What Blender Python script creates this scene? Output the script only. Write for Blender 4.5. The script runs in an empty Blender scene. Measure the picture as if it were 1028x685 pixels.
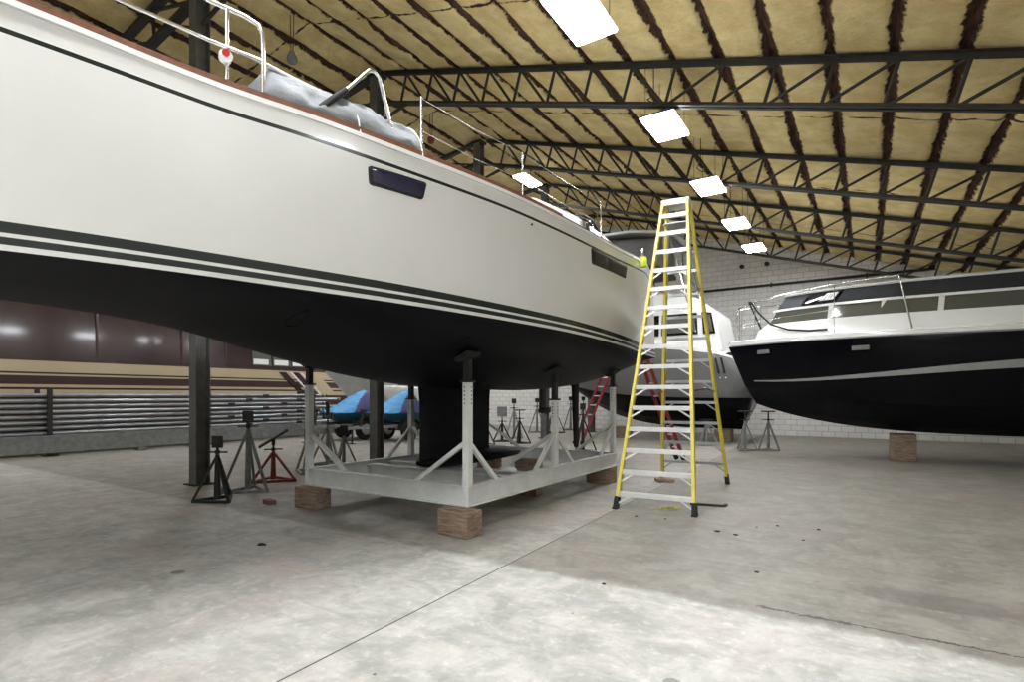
import bpy, math, random
from mathutils import Vector, Matrix, noise

random.seed(7)
SC = bpy.context.scene
COL = SC.collection
PI = math.pi
R = math.radians

# ------------------------------------------------------------------ materials
MATS = {}

def nt(name):
    m = bpy.data.materials.new(name)
    m.use_nodes = True
    t = m.node_tree
    b = t.nodes['Principled BSDF']
    MATS[name] = m
    return m, t, b

def rgba(c):
    return (c[0], c[1], c[2], 1.0)

def tint(c, k):
    return tuple(min(1.0, max(0.0, v * k)) for v in c)

def simple(name, col, rough=0.5, metal=0.0, var=0.12, scale=6.0, bump=0.0, coat=0.0, spec=None):
    """base colour broken up by object-space noise, optional bump"""
    m, t, b = nt(name)
    N, L = t.nodes, t.links
    tc = N.new('ShaderNodeTexCoord')
    no = N.new('ShaderNodeTexNoise')
    no.inputs['Scale'].default_value = scale
    no.inputs['Detail'].default_value = 5
    L.new(tc.outputs['Object'], no.inputs['Vector'])
    cr = N.new('ShaderNodeValToRGB')
    cr.color_ramp.elements[0].position = 0.3
    cr.color_ramp.elements[1].position = 0.7
    cr.color_ramp.elements[0].color = rgba(tint(col, 1 - var))
    cr.color_ramp.elements[1].color = rgba(tint(col, 1 + var))
    L.new(no.outputs['Fac'], cr.inputs['Fac'])
    L.new(cr.outputs['Color'], b.inputs['Base Color'])
    b.inputs['Roughness'].default_value = rough
    b.inputs['Metallic'].default_value = metal
    b.inputs['Coat Weight'].default_value = coat
    b.inputs['Coat Roughness'].default_value = 0.08
    if spec is not None:
        b.inputs['Specular IOR Level'].default_value = spec
    if bump:
        bp = N.new('ShaderNodeBump')
        bp.inputs['Strength'].default_value = bump
        bp.inputs['Distance'].default_value = 0.02
        no2 = N.new('ShaderNodeTexNoise')
        no2.inputs['Scale'].default_value = scale * 5
        no2.inputs['Detail'].default_value = 6
        L.new(tc.outputs['Object'], no2.inputs['Vector'])
        L.new(no2.outputs['Fac'], bp.inputs['Height'])
        L.new(bp.outputs['Normal'], b.inputs['Normal'])
    return m

class G:
    """small helper for building node graphs"""
    def __init__(s, t):
        s.t, s.N, s.L = t, t.nodes, t.links
    def plug(s, sock, v):
        if hasattr(v, 'links'):
            s.L.new(v, sock)
        elif v is not None:
            sock.default_value = v
    def math(s, op, a, b=None, c=None, clamp=False):
        n = s.N.new('ShaderNodeMath'); n.operation = op; n.use_clamp = clamp
        for i, v in enumerate((a, b, c)):
            if v is not None:
                s.plug(n.inputs[i], v)
        return n.outputs[0]
    def noise(s, vec, scale, detail=4, rough=0.55, dist=0.0):
        n = s.N.new('ShaderNodeTexNoise')
        n.inputs['Scale'].default_value = scale
        n.inputs['Detail'].default_value = detail
        n.inputs['Roughness'].default_value = rough
        n.inputs['Distortion'].default_value = dist
        s.plug(n.inputs['Vector'], vec)
        return n.outputs['Fac']
    def ramp(s, f, a, b):
        n = s.N.new('ShaderNodeMapRange')
        n.interpolation_type = 'SMOOTHSTEP'
        s.plug(n.inputs['Value'], f)
        n.inputs['From Min'].default_value = a
        n.inputs['From Max'].default_value = b
        return n.outputs['Result']
    def mix(s, f, a, b, mode='MIX'):
        n = s.N.new('ShaderNodeMix'); n.data_type = 'RGBA'; n.blend_type = mode
        s.plug(n.inputs['Factor'], f)
        s.plug(n.inputs[6], rgba(a) if isinstance(a, tuple) else a)
        s.plug(n.inputs[7], rgba(b) if isinstance(b, tuple) else b)
        return n.outputs[2]
    def vscale(s, vec, sc, loc=(0, 0, 0), rot=(0, 0, 0)):
        n = s.N.new('ShaderNodeMapping')
        s.plug(n.inputs['Vector'], vec)
        n.inputs['Scale'].default_value = sc
        n.inputs['Location'].default_value = loc
        n.inputs['Rotation'].default_value = rot
        return n.outputs[0]

def floor_material():
    m, t, b = nt('concrete_floor')
    g = G(t)
    tc = g.N.new('ShaderNodeTexCoord').outputs['Object']
    sep = g.N.new('ShaderNodeSeparateXYZ'); g.L.new(tc, sep.inputs[0])
    X, Y = sep.outputs[0], sep.outputs[1]
    n1 = g.noise(tc, 0.55, 5, 0.6, 0.4)
    n2 = g.noise(tc, 2.6, 7, 0.66, 0.6)
    n3 = g.noise(tc, 11.0, 7, 0.72)
    base = g.mix(g.ramp(n2, 0.32, 0.70), (0.315, 0.307, 0.278), (0.545, 0.532, 0.485))
    base = g.mix(g.ramp(n1, 0.50, 0.72), base, (0.46, 0.405, 0.365))       # pinkish wear
    n4 = g.noise(g.vscale(tc, (1, 1, 1), (5.2, 3.1, 0)), 0.9, 5, 0.6, 0.5)
    base = g.mix(g.ramp(n4, 0.56, 0.72), base, (0.36, 0.365, 0.375))       # bluish patches
    base = g.mix(g.math('MULTIPLY', g.ramp(n3, 0.50, 0.74), 0.6), base, (0.72, 0.71, 0.68))
    base = g.mix(g.math('MULTIPLY', g.ramp(n3, 0.47, 0.25), 0.6), base, (0.24, 0.23, 0.21))
    # faint trowel streaks running across the hall
    st = g.noise(g.vscale(tc, (0.5, 7.0, 1)), 1.6, 6, 0.65)
    base = g.mix(g.math('MULTIPLY', g.ramp(st, 0.5, 0.8), 0.30), base, (0.58, 0.56, 0.51))
    base = g.mix(g.math('MULTIPLY', g.ramp(st, 0.5, 0.25), 0.35), base, (0.25, 0.245, 0.23))
    # darker slab past the pour line; right of the joint, dim light tinted in
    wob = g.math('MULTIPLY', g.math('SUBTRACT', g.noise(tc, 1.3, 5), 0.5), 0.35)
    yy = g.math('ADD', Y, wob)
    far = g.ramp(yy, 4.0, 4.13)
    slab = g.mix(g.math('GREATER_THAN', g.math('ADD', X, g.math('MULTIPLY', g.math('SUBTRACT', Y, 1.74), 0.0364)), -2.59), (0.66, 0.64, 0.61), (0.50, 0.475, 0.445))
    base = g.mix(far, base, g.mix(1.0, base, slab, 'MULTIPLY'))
    # saw cut joints
    jx = g.math('ABSOLUTE', g.math('ADD', g.math('ADD', X, 2.59), g.math('MULTIPLY', g.math('SUBTRACT', Y, 1.74), 0.0364)))
    joint = g.math('LESS_THAN', jx, 0.007)
    jx2 = g.math('ABSOLUTE', g.math('SUBTRACT', g.math('ABSOLUTE', g.math('ADD', X, 2.7)), 6.1))
    joint = g.math('MAXIMUM', joint, g.math('LESS_THAN', jx2, 0.007))
    jy = g.math('ABSOLUTE', g.math('SUBTRACT', Y, 11.9))
    joint = g.math('MAXIMUM', joint, g.math('LESS_THAN', jy, 0.007))
    # jagged crack on the pour line at the right
    cy = g.math('ADD', Y, g.math('MULTIPLY', g.math('SUBTRACT', g.noise(tc, 9.0, 5, 0.7), 0.5), 0.16))
    ck = g.math('LESS_THAN', g.math('ABSOLUTE', g.math('SUBTRACT', cy, 4.22)), 0.011)
    ck = g.math('MULTIPLY', ck, g.math('GREATER_THAN', X, -0.66))
    hair = g.math('LESS_THAN', g.math('ABSOLUTE', g.math('SUBTRACT', g.math('ADD', Y, g.math('MULTIPLY', g.math('SUBTRACT', g.noise(tc, 1.1, 4), 0.5), 1.4)), 5.1)), 0.004)
    # pitted specks and two oil stains
    vo = g.N.new('ShaderNodeTexVoronoi'); vo.inputs['Scale'].default_value = 4.2
    g.L.new(tc, vo.inputs['Vector'])
    sp = g.math('MULTIPLY', g.math('LESS_THAN', vo.outputs['Distance'], 0.045), g.math('GREATER_THAN', g.noise(tc, 0.9, 2), 0.54))
    dark = g.math('MAXIMUM', g.math('MAXIMUM', joint, ck), g.math('MULTIPLY', sp, 0.85))
    dark = g.math('MAXIMUM', dark, g.math('MULTIPLY', hair, 0.25))
    def blot(cx, cyy, rx, ry, k):
        dx = g.math('DIVIDE', g.math('SUBTRACT', X, cx), rx)
        dy = g.math('DIVIDE', g.math('SUBTRACT', Y, cyy), ry)
        d = g.math('ADD', g.math('MULTIPLY', dx, dx), g.math('MULTIPLY', dy, dy))
        d = g.math('ADD', d, g.math('MULTIPLY', g.math('SUBTRACT', g.noise(tc, 14, 4), 0.5), 0.9))
        return g.math('MULTIPLY', g.ramp(d, 1.0, 0.6), k)
    dark = g.math('MAXIMUM', dark, blot(-0.85, 2.86, 0.055, 0.05, 0.55))
    dark = g.math('MAXIMUM', dark, blot(0.40, 5.0, 0.55, 0.22, 0.35))
    dark = g.math('MAXIMUM', dark, blot(-4.9, 2.37, 0.06, 0.06, 0.7))
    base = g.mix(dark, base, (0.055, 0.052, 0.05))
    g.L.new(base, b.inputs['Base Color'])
    rg = g.math('ADD', 0.42, g.math('MULTIPLY', n2, 0.3))
    g.L.new(rg, b.inputs['Roughness'])
    bp = g.N.new('ShaderNodeBump'); bp.inputs['Strength'].default_value = 0.25; bp.inputs['Distance'].default_value = 0.01
    h = g.math('SUBTRACT', g.math('MULTIPLY', n3, 0.3), dark)
    g.L.new(h, bp.inputs['Height']); g.L.new(bp.outputs['Normal'], b.inputs['Normal'])
    return m

STRIP0, STRIP = -2.65, 0.74
def foam_material():
    m, t, b = nt('spray_foam_ceiling')
    g = G(t)
    tc = g.N.new('ShaderNodeTexCoord').outputs['Object']
    sep = g.N.new('ShaderNodeSeparateXYZ'); g.L.new(tc, sep.inputs[0])
    X, Y = sep.outputs[0], sep.outputs[1]
    n1 = g.noise(tc, 2.2, 6, 0.62, 0.3)
    n2 = g.noise(tc, 16, 6, 0.7)
    foam = g.mix(g.ramp(n1, 0.3, 0.72), (0.66, 0.50, 0.225), (0.84, 0.70, 0.37))
    foam = g.mix(g.math('MULTIPLY', g.ramp(n2, 0.45, 0.2), 0.7), foam, (0.42, 0.28, 0.10))
    foam = g.mix(g.math('MULTIPLY', g.ramp(n2, 0.58, 0.8), 0.5), foam, (0.90, 0.80, 0.52))
    # gaps left along the purlins, ragged
    cell = g.math('DIVIDE', g.math('SUBTRACT', X, STRIP0), STRIP)
    idx = g.math('ROUND', cell)
    d = g.math('MULTIPLY', g.math('SUBTRACT', cell, idx), STRIP)
    cv = g.N.new('ShaderNodeCombineXYZ')
    g.L.new(g.math('MULTIPLY', idx, 7.31), cv.inputs[0]); g.L.new(Y, cv.inputs[1])
    w = g.noise(cv.outputs[0], 0.62, 3, 0.6)
    rag = g.noise(tc, 7.5, 6, 0.7)
    width = g.math('ADD', g.math('ADD', -0.022, g.math('MULTIPLY', w, 0.19)), g.math('MULTIPLY', g.math('SUBTRACT', rag, 0.5), 0.17))
    side = g.math('ADD', d, g.math('MULTIPLY', g.math('SUBTRACT', w, 0.5), 0.10))
    ms = g.ramp(g.math('SUBTRACT', g.math('ABSOLUTE', side), width), 0.012, -0.012)
    # cross seams at board ends
    cy = g.math('DIVIDE', g.math('SUBTRACT', Y, 7.03), 3.95)
    dy = g.math('MULTIPLY', g.math('SUBTRACT', cy, g.math('ROUND', cy)), 3.95)
    ws = g.math('ADD', -0.015, g.math('MULTIPLY', g.math('SUBTRACT', g.noise(tc, 2.4, 5, 0.7), 0.36), 0.22))
    m2 = g.ramp(g.math('SUBTRACT', g.math('ABSOLUTE', dy), ws), 0.01, -0.01)
    mask = g.math('MAXIMUM', ms, m2)
    wood = g.mix(g.ramp(g.noise(g.vscale(tc, (8, 1, 1)), 3, 4), 0.3, 0.7), (0.040, 0.020, 0.014), (0.11, 0.058, 0.040))
    col = g.mix(mask, foam, wood)
    g.L.new(col, b.inputs['Base Color'])
    b.inputs['Roughness'].default_value = 0.95
    b.inputs['Specular IOR Level'].default_value = 0.1
    bp = g.N.new('ShaderNodeBump'); bp.inputs['Strength'].default_value = 0.8; bp.inputs['Distance'].default_value = 0.05
    h = g.math('SUBTRACT', g.math('ADD', g.math('MULTIPLY', n2, 0.5), n1), g.math('MULTIPLY', mask, 1.2))
    g.L.new(h, bp.inputs['Height']); g.L.new(bp.outputs['Normal'], b.inputs['Normal'])
    return m

def block_material():
    m, t, b = nt('painted_block_wall')
    g = G(t)
    tc = g.N.new('ShaderNodeTexCoord').outputs['Object']
    sep = g.N.new('ShaderNodeSeparateXYZ'); g.L.new(tc, sep.inputs[0])
    cv = g.N.new('ShaderNodeCombineXYZ')
    g.L.new(g.math('ADD', sep.outputs[0], sep.outputs[1]), cv.inputs[0]); g.L.new(sep.outputs[2], cv.inputs[1])
    br = g.N.new('ShaderNodeTexBrick')
    g.L.new(cv.outputs[0], br.inputs['Vector'])
    br.inputs['Scale'].default_value = 1.0
    br.inputs['Brick Width'].default_value = 0.40
    br.inputs['Row Height'].default_value = 0.20
    br.inputs['Mortar Size'].default_value = 0.012
    br.inputs['Color1'].default_value = (0.82, 0.80, 0.77, 1)
    br.inputs['Color2'].default_value = (0.75, 0.73, 0.70, 1)
    br.inputs['Mortar'].default_value = (0.50, 0.485, 0.46, 1)
    col = g.mix(g.math('MULTIPLY', g.ramp(g.noise(tc, 0.8, 6, 0.65), 0.42, 0.75), 0.6), br.outputs['Color'], (0.62, 0.605, 0.58))
    g.L.new(col, b.inputs['Base Color'])
    b.inputs['Roughness'].default_value = 0.85
    bp = g.N.new('ShaderNodeBump'); bp.inputs['Strength'].default_value = 0.4; bp.inputs['Distance'].default_value = 0.01
    g.L.new(br.outputs['Fac'], bp.inputs['Height']); bp.invert = True
    g.L.new(bp.outputs['Normal'], b.inputs['Normal'])
    return m

def gelcoat(name, col, rough, coat=0.5, spec=0.5):
    m, t, b = nt(name)
    g = G(t)
    tc = g.N.new('ShaderNodeTexCoord').outputs['Object']
    n = g.noise(tc, 0.8, 4)
    g.L.new(g.mix(g.ramp(n, 0.3, 0.7), tint(col, 0.97), tint(col, 1.02)), b.inputs['Base Color'])
    b.inputs['Roughness'].default_value = rough
    b.inputs['Coat Weight'].default_value = coat
    b.inputs['Coat Roughness'].default_value = 0.08
    b.inputs['Specular IOR Level'].default_value = spec
    return m

def antifoul():
    m, t, b = nt('dark_antifouling')
    g = G(t)
    tc = g.N.new('ShaderNodeTexCoord').outputs['Object']
    n = g.noise(g.vscale(tc, (1, 0.5, 1.6)), 1.6, 7, 0.65, 0.6)
    n2 = g.noise(tc, 13, 5, 0.7)
    c = g.mix(g.ramp(n, 0.35, 0.75), (0.0030, 0.0030, 0.0042), (0.0095, 0.0095, 0.0125))
    c = g.mix(g.math('MULTIPLY', g.ramp(n2, 0.62, 0.8), 0.4), c, (0.028, 0.028, 0.032))
    g.L.new(c, b.inputs['Base Color'])
    b.inputs['Roughness'].default_value = 0.55
    b.inputs['Specular IOR Level'].default_value = 0.12
    return m

def wood_block():
    m, t, b = nt('weathered_timber')
    g = G(t)
    tc = g.N.new('ShaderNodeTexCoord').outputs['Object']
    n = g.noise(g.vscale(tc, (2, 6, 22)), 2.2, 6, 0.65, 0.5)
    n2 = g.noise(tc, 6, 5)
    c = g.mix(g.ramp(n, 0.3, 0.72), (0.14, 0.095, 0.065), (0.34, 0.25, 0.175))
    c = g.mix(g.math('MULTIPLY', g.ramp(n2, 0.5, 0.75), 0.6), c, (0.36, 0.29, 0.22))
    g.L.new(c, b.inputs['Base Color']); b.inputs['Roughness'].default_value = 0.9
    bp = g.N.new('ShaderNodeBump'); bp.inputs['Strength'].default_value = 0.5; bp.inputs['Distance'].default_value = 0.01
    g.L.new(n, bp.inputs['Height']); g.L.new(bp.outputs['Normal'], b.inputs['Normal'])
    return m

def emit(name, col, s):
    m, t, b = nt(name)
    b.inputs['Base Color'].default_value = (0.9, 0.9, 0.9, 1)
    b.inputs['Emission Color'].default_value = rgba(col)
    b.inputs['Emission Strength'].default_value = s
    return m

def glass(name, col, rough=0.05):
    """dark tinted acrylic"""
    m, t, b = nt(name)
    b.inputs['Base Color'].default_value = rgba(col)
    b.inputs['Roughness'].default_value = rough
    b.inputs['Coat Weight'].default_value = 1.0
    b.inputs['Coat Roughness'].default_value = 0.02
    return m

M = MATS
floor_material(); foam_material(); block_material(); antifoul(); wood_block()
gelcoat('cream_gelcoat', (0.80, 0.80, 0.785), 0.3, 0.35)
gelcoat('white_gelcoat', (0.80, 0.80, 0.78), 0.2)
gelcoat('green_black_stripe', (0.016, 0.021, 0.020), 0.25, 0.2)
gelcoat('black_gelcoat', (0.0025, 0.0025, 0.004), 0.2, 0.03, 0.12)
gelcoat('silver_gelcoat', (0.165, 0.165, 0.162), 0.25)
gelcoat('stripe_silver', (0.30, 0.30, 0.30), 0.25)
gelcoat('burgundy_gelcoat', (0.030, 0.012, 0.012), 0.2)
gelcoat('tan_gelcoat', (0.50, 0.40, 0.26), 0.25)
gelcoat('brown_gelcoat', (0.055, 0.028, 0.025), 0.25)
simple('teak', (0.135, 0.042, 0.014), 0.6, 0, 0.3, 18)
simple('steel_dark', (0.028, 0.026, 0.024), 0.6, 0.2, 0.3, 9)
simple('truss_paint', (0.036, 0.033, 0.026), 0.6, 0.1, 0.3, 7)
simple('column_grey', (0.15, 0.15, 0.145), 0.55, 0.3, 0.2, 5)
simple('white_painted_steel', (0.66, 0.67, 0.66), 0.5, 0.0, 0.10, 5, 0.1)
simple('galvanised', (0.30, 0.31, 0.31), 0.5, 0.6, 0.2, 9)
simple('grey_stand_paint', (0.20, 0.205, 0.20), 0.6, 0.2, 0.2, 9)
simple('red_stand_paint', (0.25, 0.035, 0.03), 0.6, 0, 0.25, 9)
simple('black_rubber', (0.010, 0.010, 0.010), 0.8, 0, 0.2, 9)
simple('black_paint', (0.012, 0.012, 0.012), 0.5, 0, 0.2, 9)
simple('stainless', (0.72, 0.72, 0.71), 0.22, 1.0, 0.05, 9)
simple('aluminium', (0.82, 0.82, 0.81), 0.36, 0.55, 0.06, 9)
simple('aluminium_mill', (0.40, 0.41, 0.42), 0.36, 0.8, 0.1, 4)
simple('aluminium_aged', (0.33, 0.34, 0.34), 0.45, 0.7, 0.2, 4)
simple('yellow_fibreglass', (0.66, 0.55, 0.085), 0.42, 0, 0.08, 5)
simple('red_fibreglass', (0.20, 0.014, 0.018), 0.45, 0, 0.12, 5)
simple('grey_canvas', (0.235, 0.245, 0.255), 0.75, 0, 0.15, 6, 0.3)
simple('grey_underside', (0.16, 0.155, 0.15), 0.8, 0, 0.1, 3)
simple('black_canvas', (0.015, 0.016, 0.02), 0.6, 0, 0.2, 8)
simple('white_paper', (0.80, 0.80, 0.78), 0.8, 0, 0.03, 8)
simple('hi_vis_foam', (0.62, 0.75, 0.06), 0.7, 0, 0.1, 20)
simple('light_blue_cover', (0.09, 0.34, 0.66), 0.6, 0, 0.18, 9)
simple('purple_cover', (0.055, 0.05, 0.17), 0.6, 0, 0.2, 9)
simple('teal_hull', (0.008, 0.055, 0.085), 0.4, 0, 0.15, 5)
simple('tyre_rubber', (0.014, 0.014, 0.014), 0.85, 0, 0.2, 30)
simple('wheel_white', (0.62, 0.62, 0.60), 0.5, 0, 0.1, 10)
simple('brick_red', (0.16, 0.085, 0.06), 0.9, 0, 0.3, 25)
simple('roof_grey_wall', (0.42, 0.42, 0.40), 0.9, 0, 0.15, 1.2)
simple('red_plastic', (0.5, 0.02, 0.02), 0.35, 0, 0.05, 9)
simple('lime_cord', (0.55, 0.55, 0.10), 0.8, 0, 0.2, 40)
glass('navy_acrylic', (0.014, 0.012, 0.045), 0.06)
glass('black_acrylic', (0.006, 0.006, 0.008), 0.04)
simple('smoked_pane', (0.008, 0.008, 0.009), 0.45, 0, 0.2, 9, spec=0.25)
simple('void_black', (0.0015, 0.0015, 0.0015), 0.6, 0, 0.1, 9, spec=0.1)
simple('window_rubber', (0.008, 0.008, 0.009), 0.6, 0, 0.1, 9)
glass('grey_glass', (0.10, 0.105, 0.085), 0.06)
emit('lamp_diffuser', (0.955, 0.985, 1.025), 40.0)

# ------------------------------------------------------------------ mesh builder
class MB:
    def __init__(s):
        s.v, s.f, s.m = [], [], []
    def add(s, vs, fs, mi=0):
        o = len(s.v)
        s.v.extend([tuple(p) for p in vs])
        for f in fs:
            s.f.append(tuple(i + o for i in f)); s.m.append(mi)
        return s
    def box(s, c, size, mi=0, rot=None, taper=1.0):
        hx, hy, hz = size[0] / 2, size[1] / 2, size[2] / 2
        vs = []
        for z, k in ((-hz, 1.0), (hz, taper)):
            for x, y in ((-hx, -hy), (hx, -hy), (hx, hy), (-hx, hy)):
                p = Vector((x * k, y * k, z))
                if rot is not None:
                    p = rot @ p
                vs.append(p + Vector(c))
        return s.add(vs, [(3, 2, 1, 0), (4, 5, 6, 7), (0, 1, 5, 4), (1, 2, 6, 5), (2, 3, 7, 6), (3, 0, 4, 7)], mi)
    def bbox(s, a, b, mi=0):
        return s.box([(a[i] + b[i]) / 2 for i in range(3)], [abs(b[i] - a[i]) for i in range(3)], mi)
    def prism(s, prof, p0, p1, up=(0, 0, 1), mi=0):
        """closed 2-D profile [(a,b)] swept from p0 to p1; a along side, b along up"""
        p0, p1 = Vector(p0), Vector(p1)
        d = (p1 - p0).normalized()
        u = Vector(up)
        sd = d.cross(u)
        if sd.length < 1e-4:
            sd = d.cross(Vector((1, 0, 0)))
        sd.normalize(); u = sd.cross(d).normalized()
        n = len(prof)
        vs = [p0 + sd * a + u * b for a, b in prof] + [p1 + sd * a + u * b for a, b in prof]
        fs = [(i, (i + 1) % n, n + (i + 1) % n, n + i) for i in range(n)]
        fs += [tuple(reversed(range(n))), tuple(range(n, 2 * n))]
        return s.add(vs, fs, mi)
    def bar(s, p0, p1, w, h, up=(0, 0, 1), mi=0):
        return s.prism([(-w / 2, -h / 2), (w / 2, -h / 2), (w / 2, h / 2), (-w / 2, h / 2)], p0, p1, up, mi)
    def cyl(s, p0, p1, r0, r1=None, n=12, mi=0):
        r1 = r0 if r1 is None else r1
        p0, p1 = Vector(p0), Vector(p1)
        d = (p1 - p0).normalized()
        a = d.orthogonal().normalized(); b = d.cross(a)
        vs = []
        for p, r in ((p0, r0), (p1, r1)):
            for i in range(n):
                t = 2 * PI * i / n
                vs.append(p + a * (r * math.cos(t)) + b * (r * math.sin(t)))
        fs = [(i, (i + 1) % n, n + (i + 1) % n, n + i) for i in range(n)]
        fs += [tuple(reversed(range(n))), tuple(range(n, 2 * n))]
        return s.add(vs, fs, mi)
    def tube(s, pts, r, n=8, mi=0, closed=False):
        pts = [Vector(p) for p in pts]
        rings = []
        prev = None
        k = len(pts)
        for i, p in enumerate(pts):
            if closed:
                d = (pts[(i + 1) % k] - pts[i - 1]).normalized()
            else:
                d = (pts[min(i + 1, k - 1)] - pts[max(i - 1, 0)]).normalized()
            a = d.orthogonal().normalized() if prev is None else (prev - d * prev.dot(d)).normalized()
            prev = a
            b = d.cross(a)
            rr = r[i] if isinstance(r, (list, tuple)) else r
            rings.append([p + a * (rr * math.cos(2 * PI * j / n)) + b * (rr * math.sin(2 * PI * j / n)) for j in range(n)])
        return s.loft(rings, True, not closed, mi, closed)
    def loft(s, rings, closed=True, caps=True, mi=0, wrap=False):
        n = len(rings[0])
        vs = [p for r in rings for p in r]
        fs = []
        K = len(rings)
        for i in range(K if wrap else K - 1):
            i2 = (i + 1) % K
            for j in range(n if closed else n - 1):
                j2 = (j + 1) % n
                fs.append((i * n + j, i * n + j2, i2 * n + j2, i2 * n + j))
        if caps and closed and not wrap:
            fs.append(tuple(reversed(range(n)))); fs.append(tuple(range((K - 1) * n, K * n)))
        return s.add(vs, fs, mi)
    def lathe(s, prof, c=(0, 0, 0), axis='z', n=24, mi=0):
        vs = []
        for r, h in prof:
            for i in range(n):
                t = 2 * PI * i / n
                a, b = r * math.cos(t), r * math.sin(t)
                p = {'z': (a, b, h), 'x': (h, a, b), 'y': (a, h, b)}[axis]
                vs.append((p[0] + c[0], p[1] + c[1], p[2] + c[2]))
        K = len(prof)
        fs = [(i * n + j, i * n + (j + 1) % n, (i + 1) * n + (j + 1) % n, (i + 1) * n + j) for i in range(K - 1) for j in range(n)]
        fs += [tuple(reversed(range(n))), tuple(range((K - 1) * n, K * n))]
        return s.add(vs, fs, mi)
    def build(s, name, mats, parent=None, smooth=None, bevel=0.0):
        me = bpy.data.meshes.new(name)
        me.from_pydata(s.v, [], s.f)
        if not isinstance(mats, (list, tuple)):
            mats = [mats]
        for m in mats:
            me.materials.append(M[m])
        me.polygons.foreach_set('material_index', s.m)
        me.update()
        import bmesh
        bm = bmesh.new(); bm.from_mesh(me)
        bmesh.ops.recalc_face_normals(bm, faces=bm.faces)
        bm.to_mesh(me); bm.free()
        if smooth is not None:
            me.polygons.foreach_set('use_smooth', [True] * len(me.polygons))
            me.set_sharp_from_angle(angle=R(smooth))
        o = bpy.data.objects.new(name, me)
        COL.objects.link(o)
        if parent is not None:
            o.parent = parent
        if bevel:
            md = o.modifiers.new('bevel', 'BEVEL'); md.width = bevel; md.segments = 2; md.limit_method = 'ANGLE'
        return o

def tag(o, label=None, cat=None, group=None, kind=None):
    if label: o['label'] = label
    if cat: o['category'] = cat
    if group: o['group'] = group
    if kind: o['kind'] = kind
    return o

def thing(name, label, cat, loc=(0, 0, 0), rz=0.0, group=None, kind=None):
    o = bpy.data.objects.new(name, None)
    o.empty_display_size = 0.2
    COL.objects.link(o)
    o.location = loc; o.rotation_euler = (0, 0, rz)
    return tag(o, label, cat, group, kind)

def inst(src, parent, loc=(0, 0, 0), rot=(0, 0, 0), scale=(1, 1, 1)):
    c = src.copy(); COL.objects.link(c); c.parent = parent
    c.location = loc; c.rotation_euler = rot; c.scale = scale
    return c

def copy_tree(o, parent=None):
    c = o.copy(); COL.objects.link(c)
    if parent is not None: c.parent = parent
    for ch in [x for x in COL.objects if x.parent == o]:
        copy_tree(ch, c)
    return c

def spline(pts):
    """monotone-ish cubic (Catmull-Rom with non-uniform tangents)"""
    xs = [p[0] for p in pts]; ys = [p[1] for p in pts]; n = len(xs)
    ms = []
    for i in range(n):
        if i == 0: ms.append((ys[1] - ys[0]) / (xs[1] - xs[0]))
        elif i == n - 1: ms.append((ys[-1] - ys[-2]) / (xs[-1] - xs[-2]))
        else:
            a = (ys[i] - ys[i - 1]) / (xs[i] - xs[i - 1]); b = (ys[i + 1] - ys[i]) / (xs[i + 1] - xs[i])
            ms.append((a + b) / 2)
    def f(x):
        if x <= xs[0]: return ys[0] + ms[0] * (x - xs[0])
        if x >= xs[-1]: return ys[-1] + ms[-1] * (x - xs[-1])
        i = 0
        while x > xs[i + 1]: i += 1
        h = xs[i + 1] - xs[i]; t = (x - xs[i]) / h
        return ((2 * t**3 - 3 * t**2 + 1) * ys[i] + (t**3 - 2 * t**2 + t) * h * ms[i]
                + (-2 * t**3 + 3 * t**2) * ys[i + 1] + (t**3 - t**2) * h * ms[i + 1])
    return f

def lerp(a, b, t): return a + (b - a) * t
def clamp(x, a=0.0, b=1.0): return max(a, min(b, x))
def I_PROF(h, b, tf, tw):
    return [(-b/2, -h/2), (b/2, -h/2), (b/2, -h/2+tf), (tw/2, -h/2+tf), (tw/2, h/2-tf), (b/2, h/2-tf), (b/2, h/2), (-b/2, h/2),
            (-b/2, h/2-tf), (-tw/2, h/2-tf), (-tw/2, -h/2+tf), (-b/2, -h/2+tf)]

# ------------------------------------------------------------------ the hall
XR, XL, YB, YF, RIDGE = 5.2, -24.0, 22.6, -7.0, -9.45
SR, SL = 0.295, 0.14
def chord_z(X):                      # underside line of the trusses
    zr = 6.257 + SR * (-RIDGE - 2.765)
    return 6.257 - SR * (X + 2.765) if X >= RIDGE else zr - SL * (RIDGE - X)
def deck_z(X): return chord_z(X) + 0.80

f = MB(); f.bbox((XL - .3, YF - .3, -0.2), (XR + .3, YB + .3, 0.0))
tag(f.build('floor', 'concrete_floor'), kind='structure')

# ceiling: sprayed foam between purlins, one continuous lining
cols = []
k = math.floor((XL - STRIP0) / STRIP)
while STRIP0 + k * STRIP < XR + STRIP:
    x0 = STRIP0 + k * STRIP
    for dx in (0.0, 0.035, 0.075, 0.15, 0.30, 0.44, 0.59, 0.665, 0.705):
        cols.append(x0 + dx)
    k += 1
cols = sorted([c for c in cols if XL <= c <= XR] + [XL, XR, RIDGE])
rows = [YF + (YB - YF) * j / 200 for j in range(201)]
vs, fs = [], []
for y in rows:
    for x in cols:
        d = abs((x - STRIP0) / STRIP - round((x - STRIP0) / STRIP)) * STRIP
        nz = noise.noise(Vector((x * 1.7, y * 1.3, 0))) * 0.03 + noise.noise(Vector((x * 6, y * 5, 3))) * 0.02
        z = deck_z(x) - 0.085 * clamp((d - 0.02) / 0.07) - nz
        vs.append((x, y, z))
nc = len(cols)
for j in range(len(rows) - 1):
    for i in range(nc - 1):
        fs.append((j * nc + i, (j + 1) * nc + i, (j + 1) * nc + i + 1, j * nc + i + 1))
cb = MB(); cb.add(vs, fs)
top = [(x, y, deck_z(x) + 0.25) for x in (XL - .3, RIDGE, XR + .3) for y in (YF - .3, YB + .3)]
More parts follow.
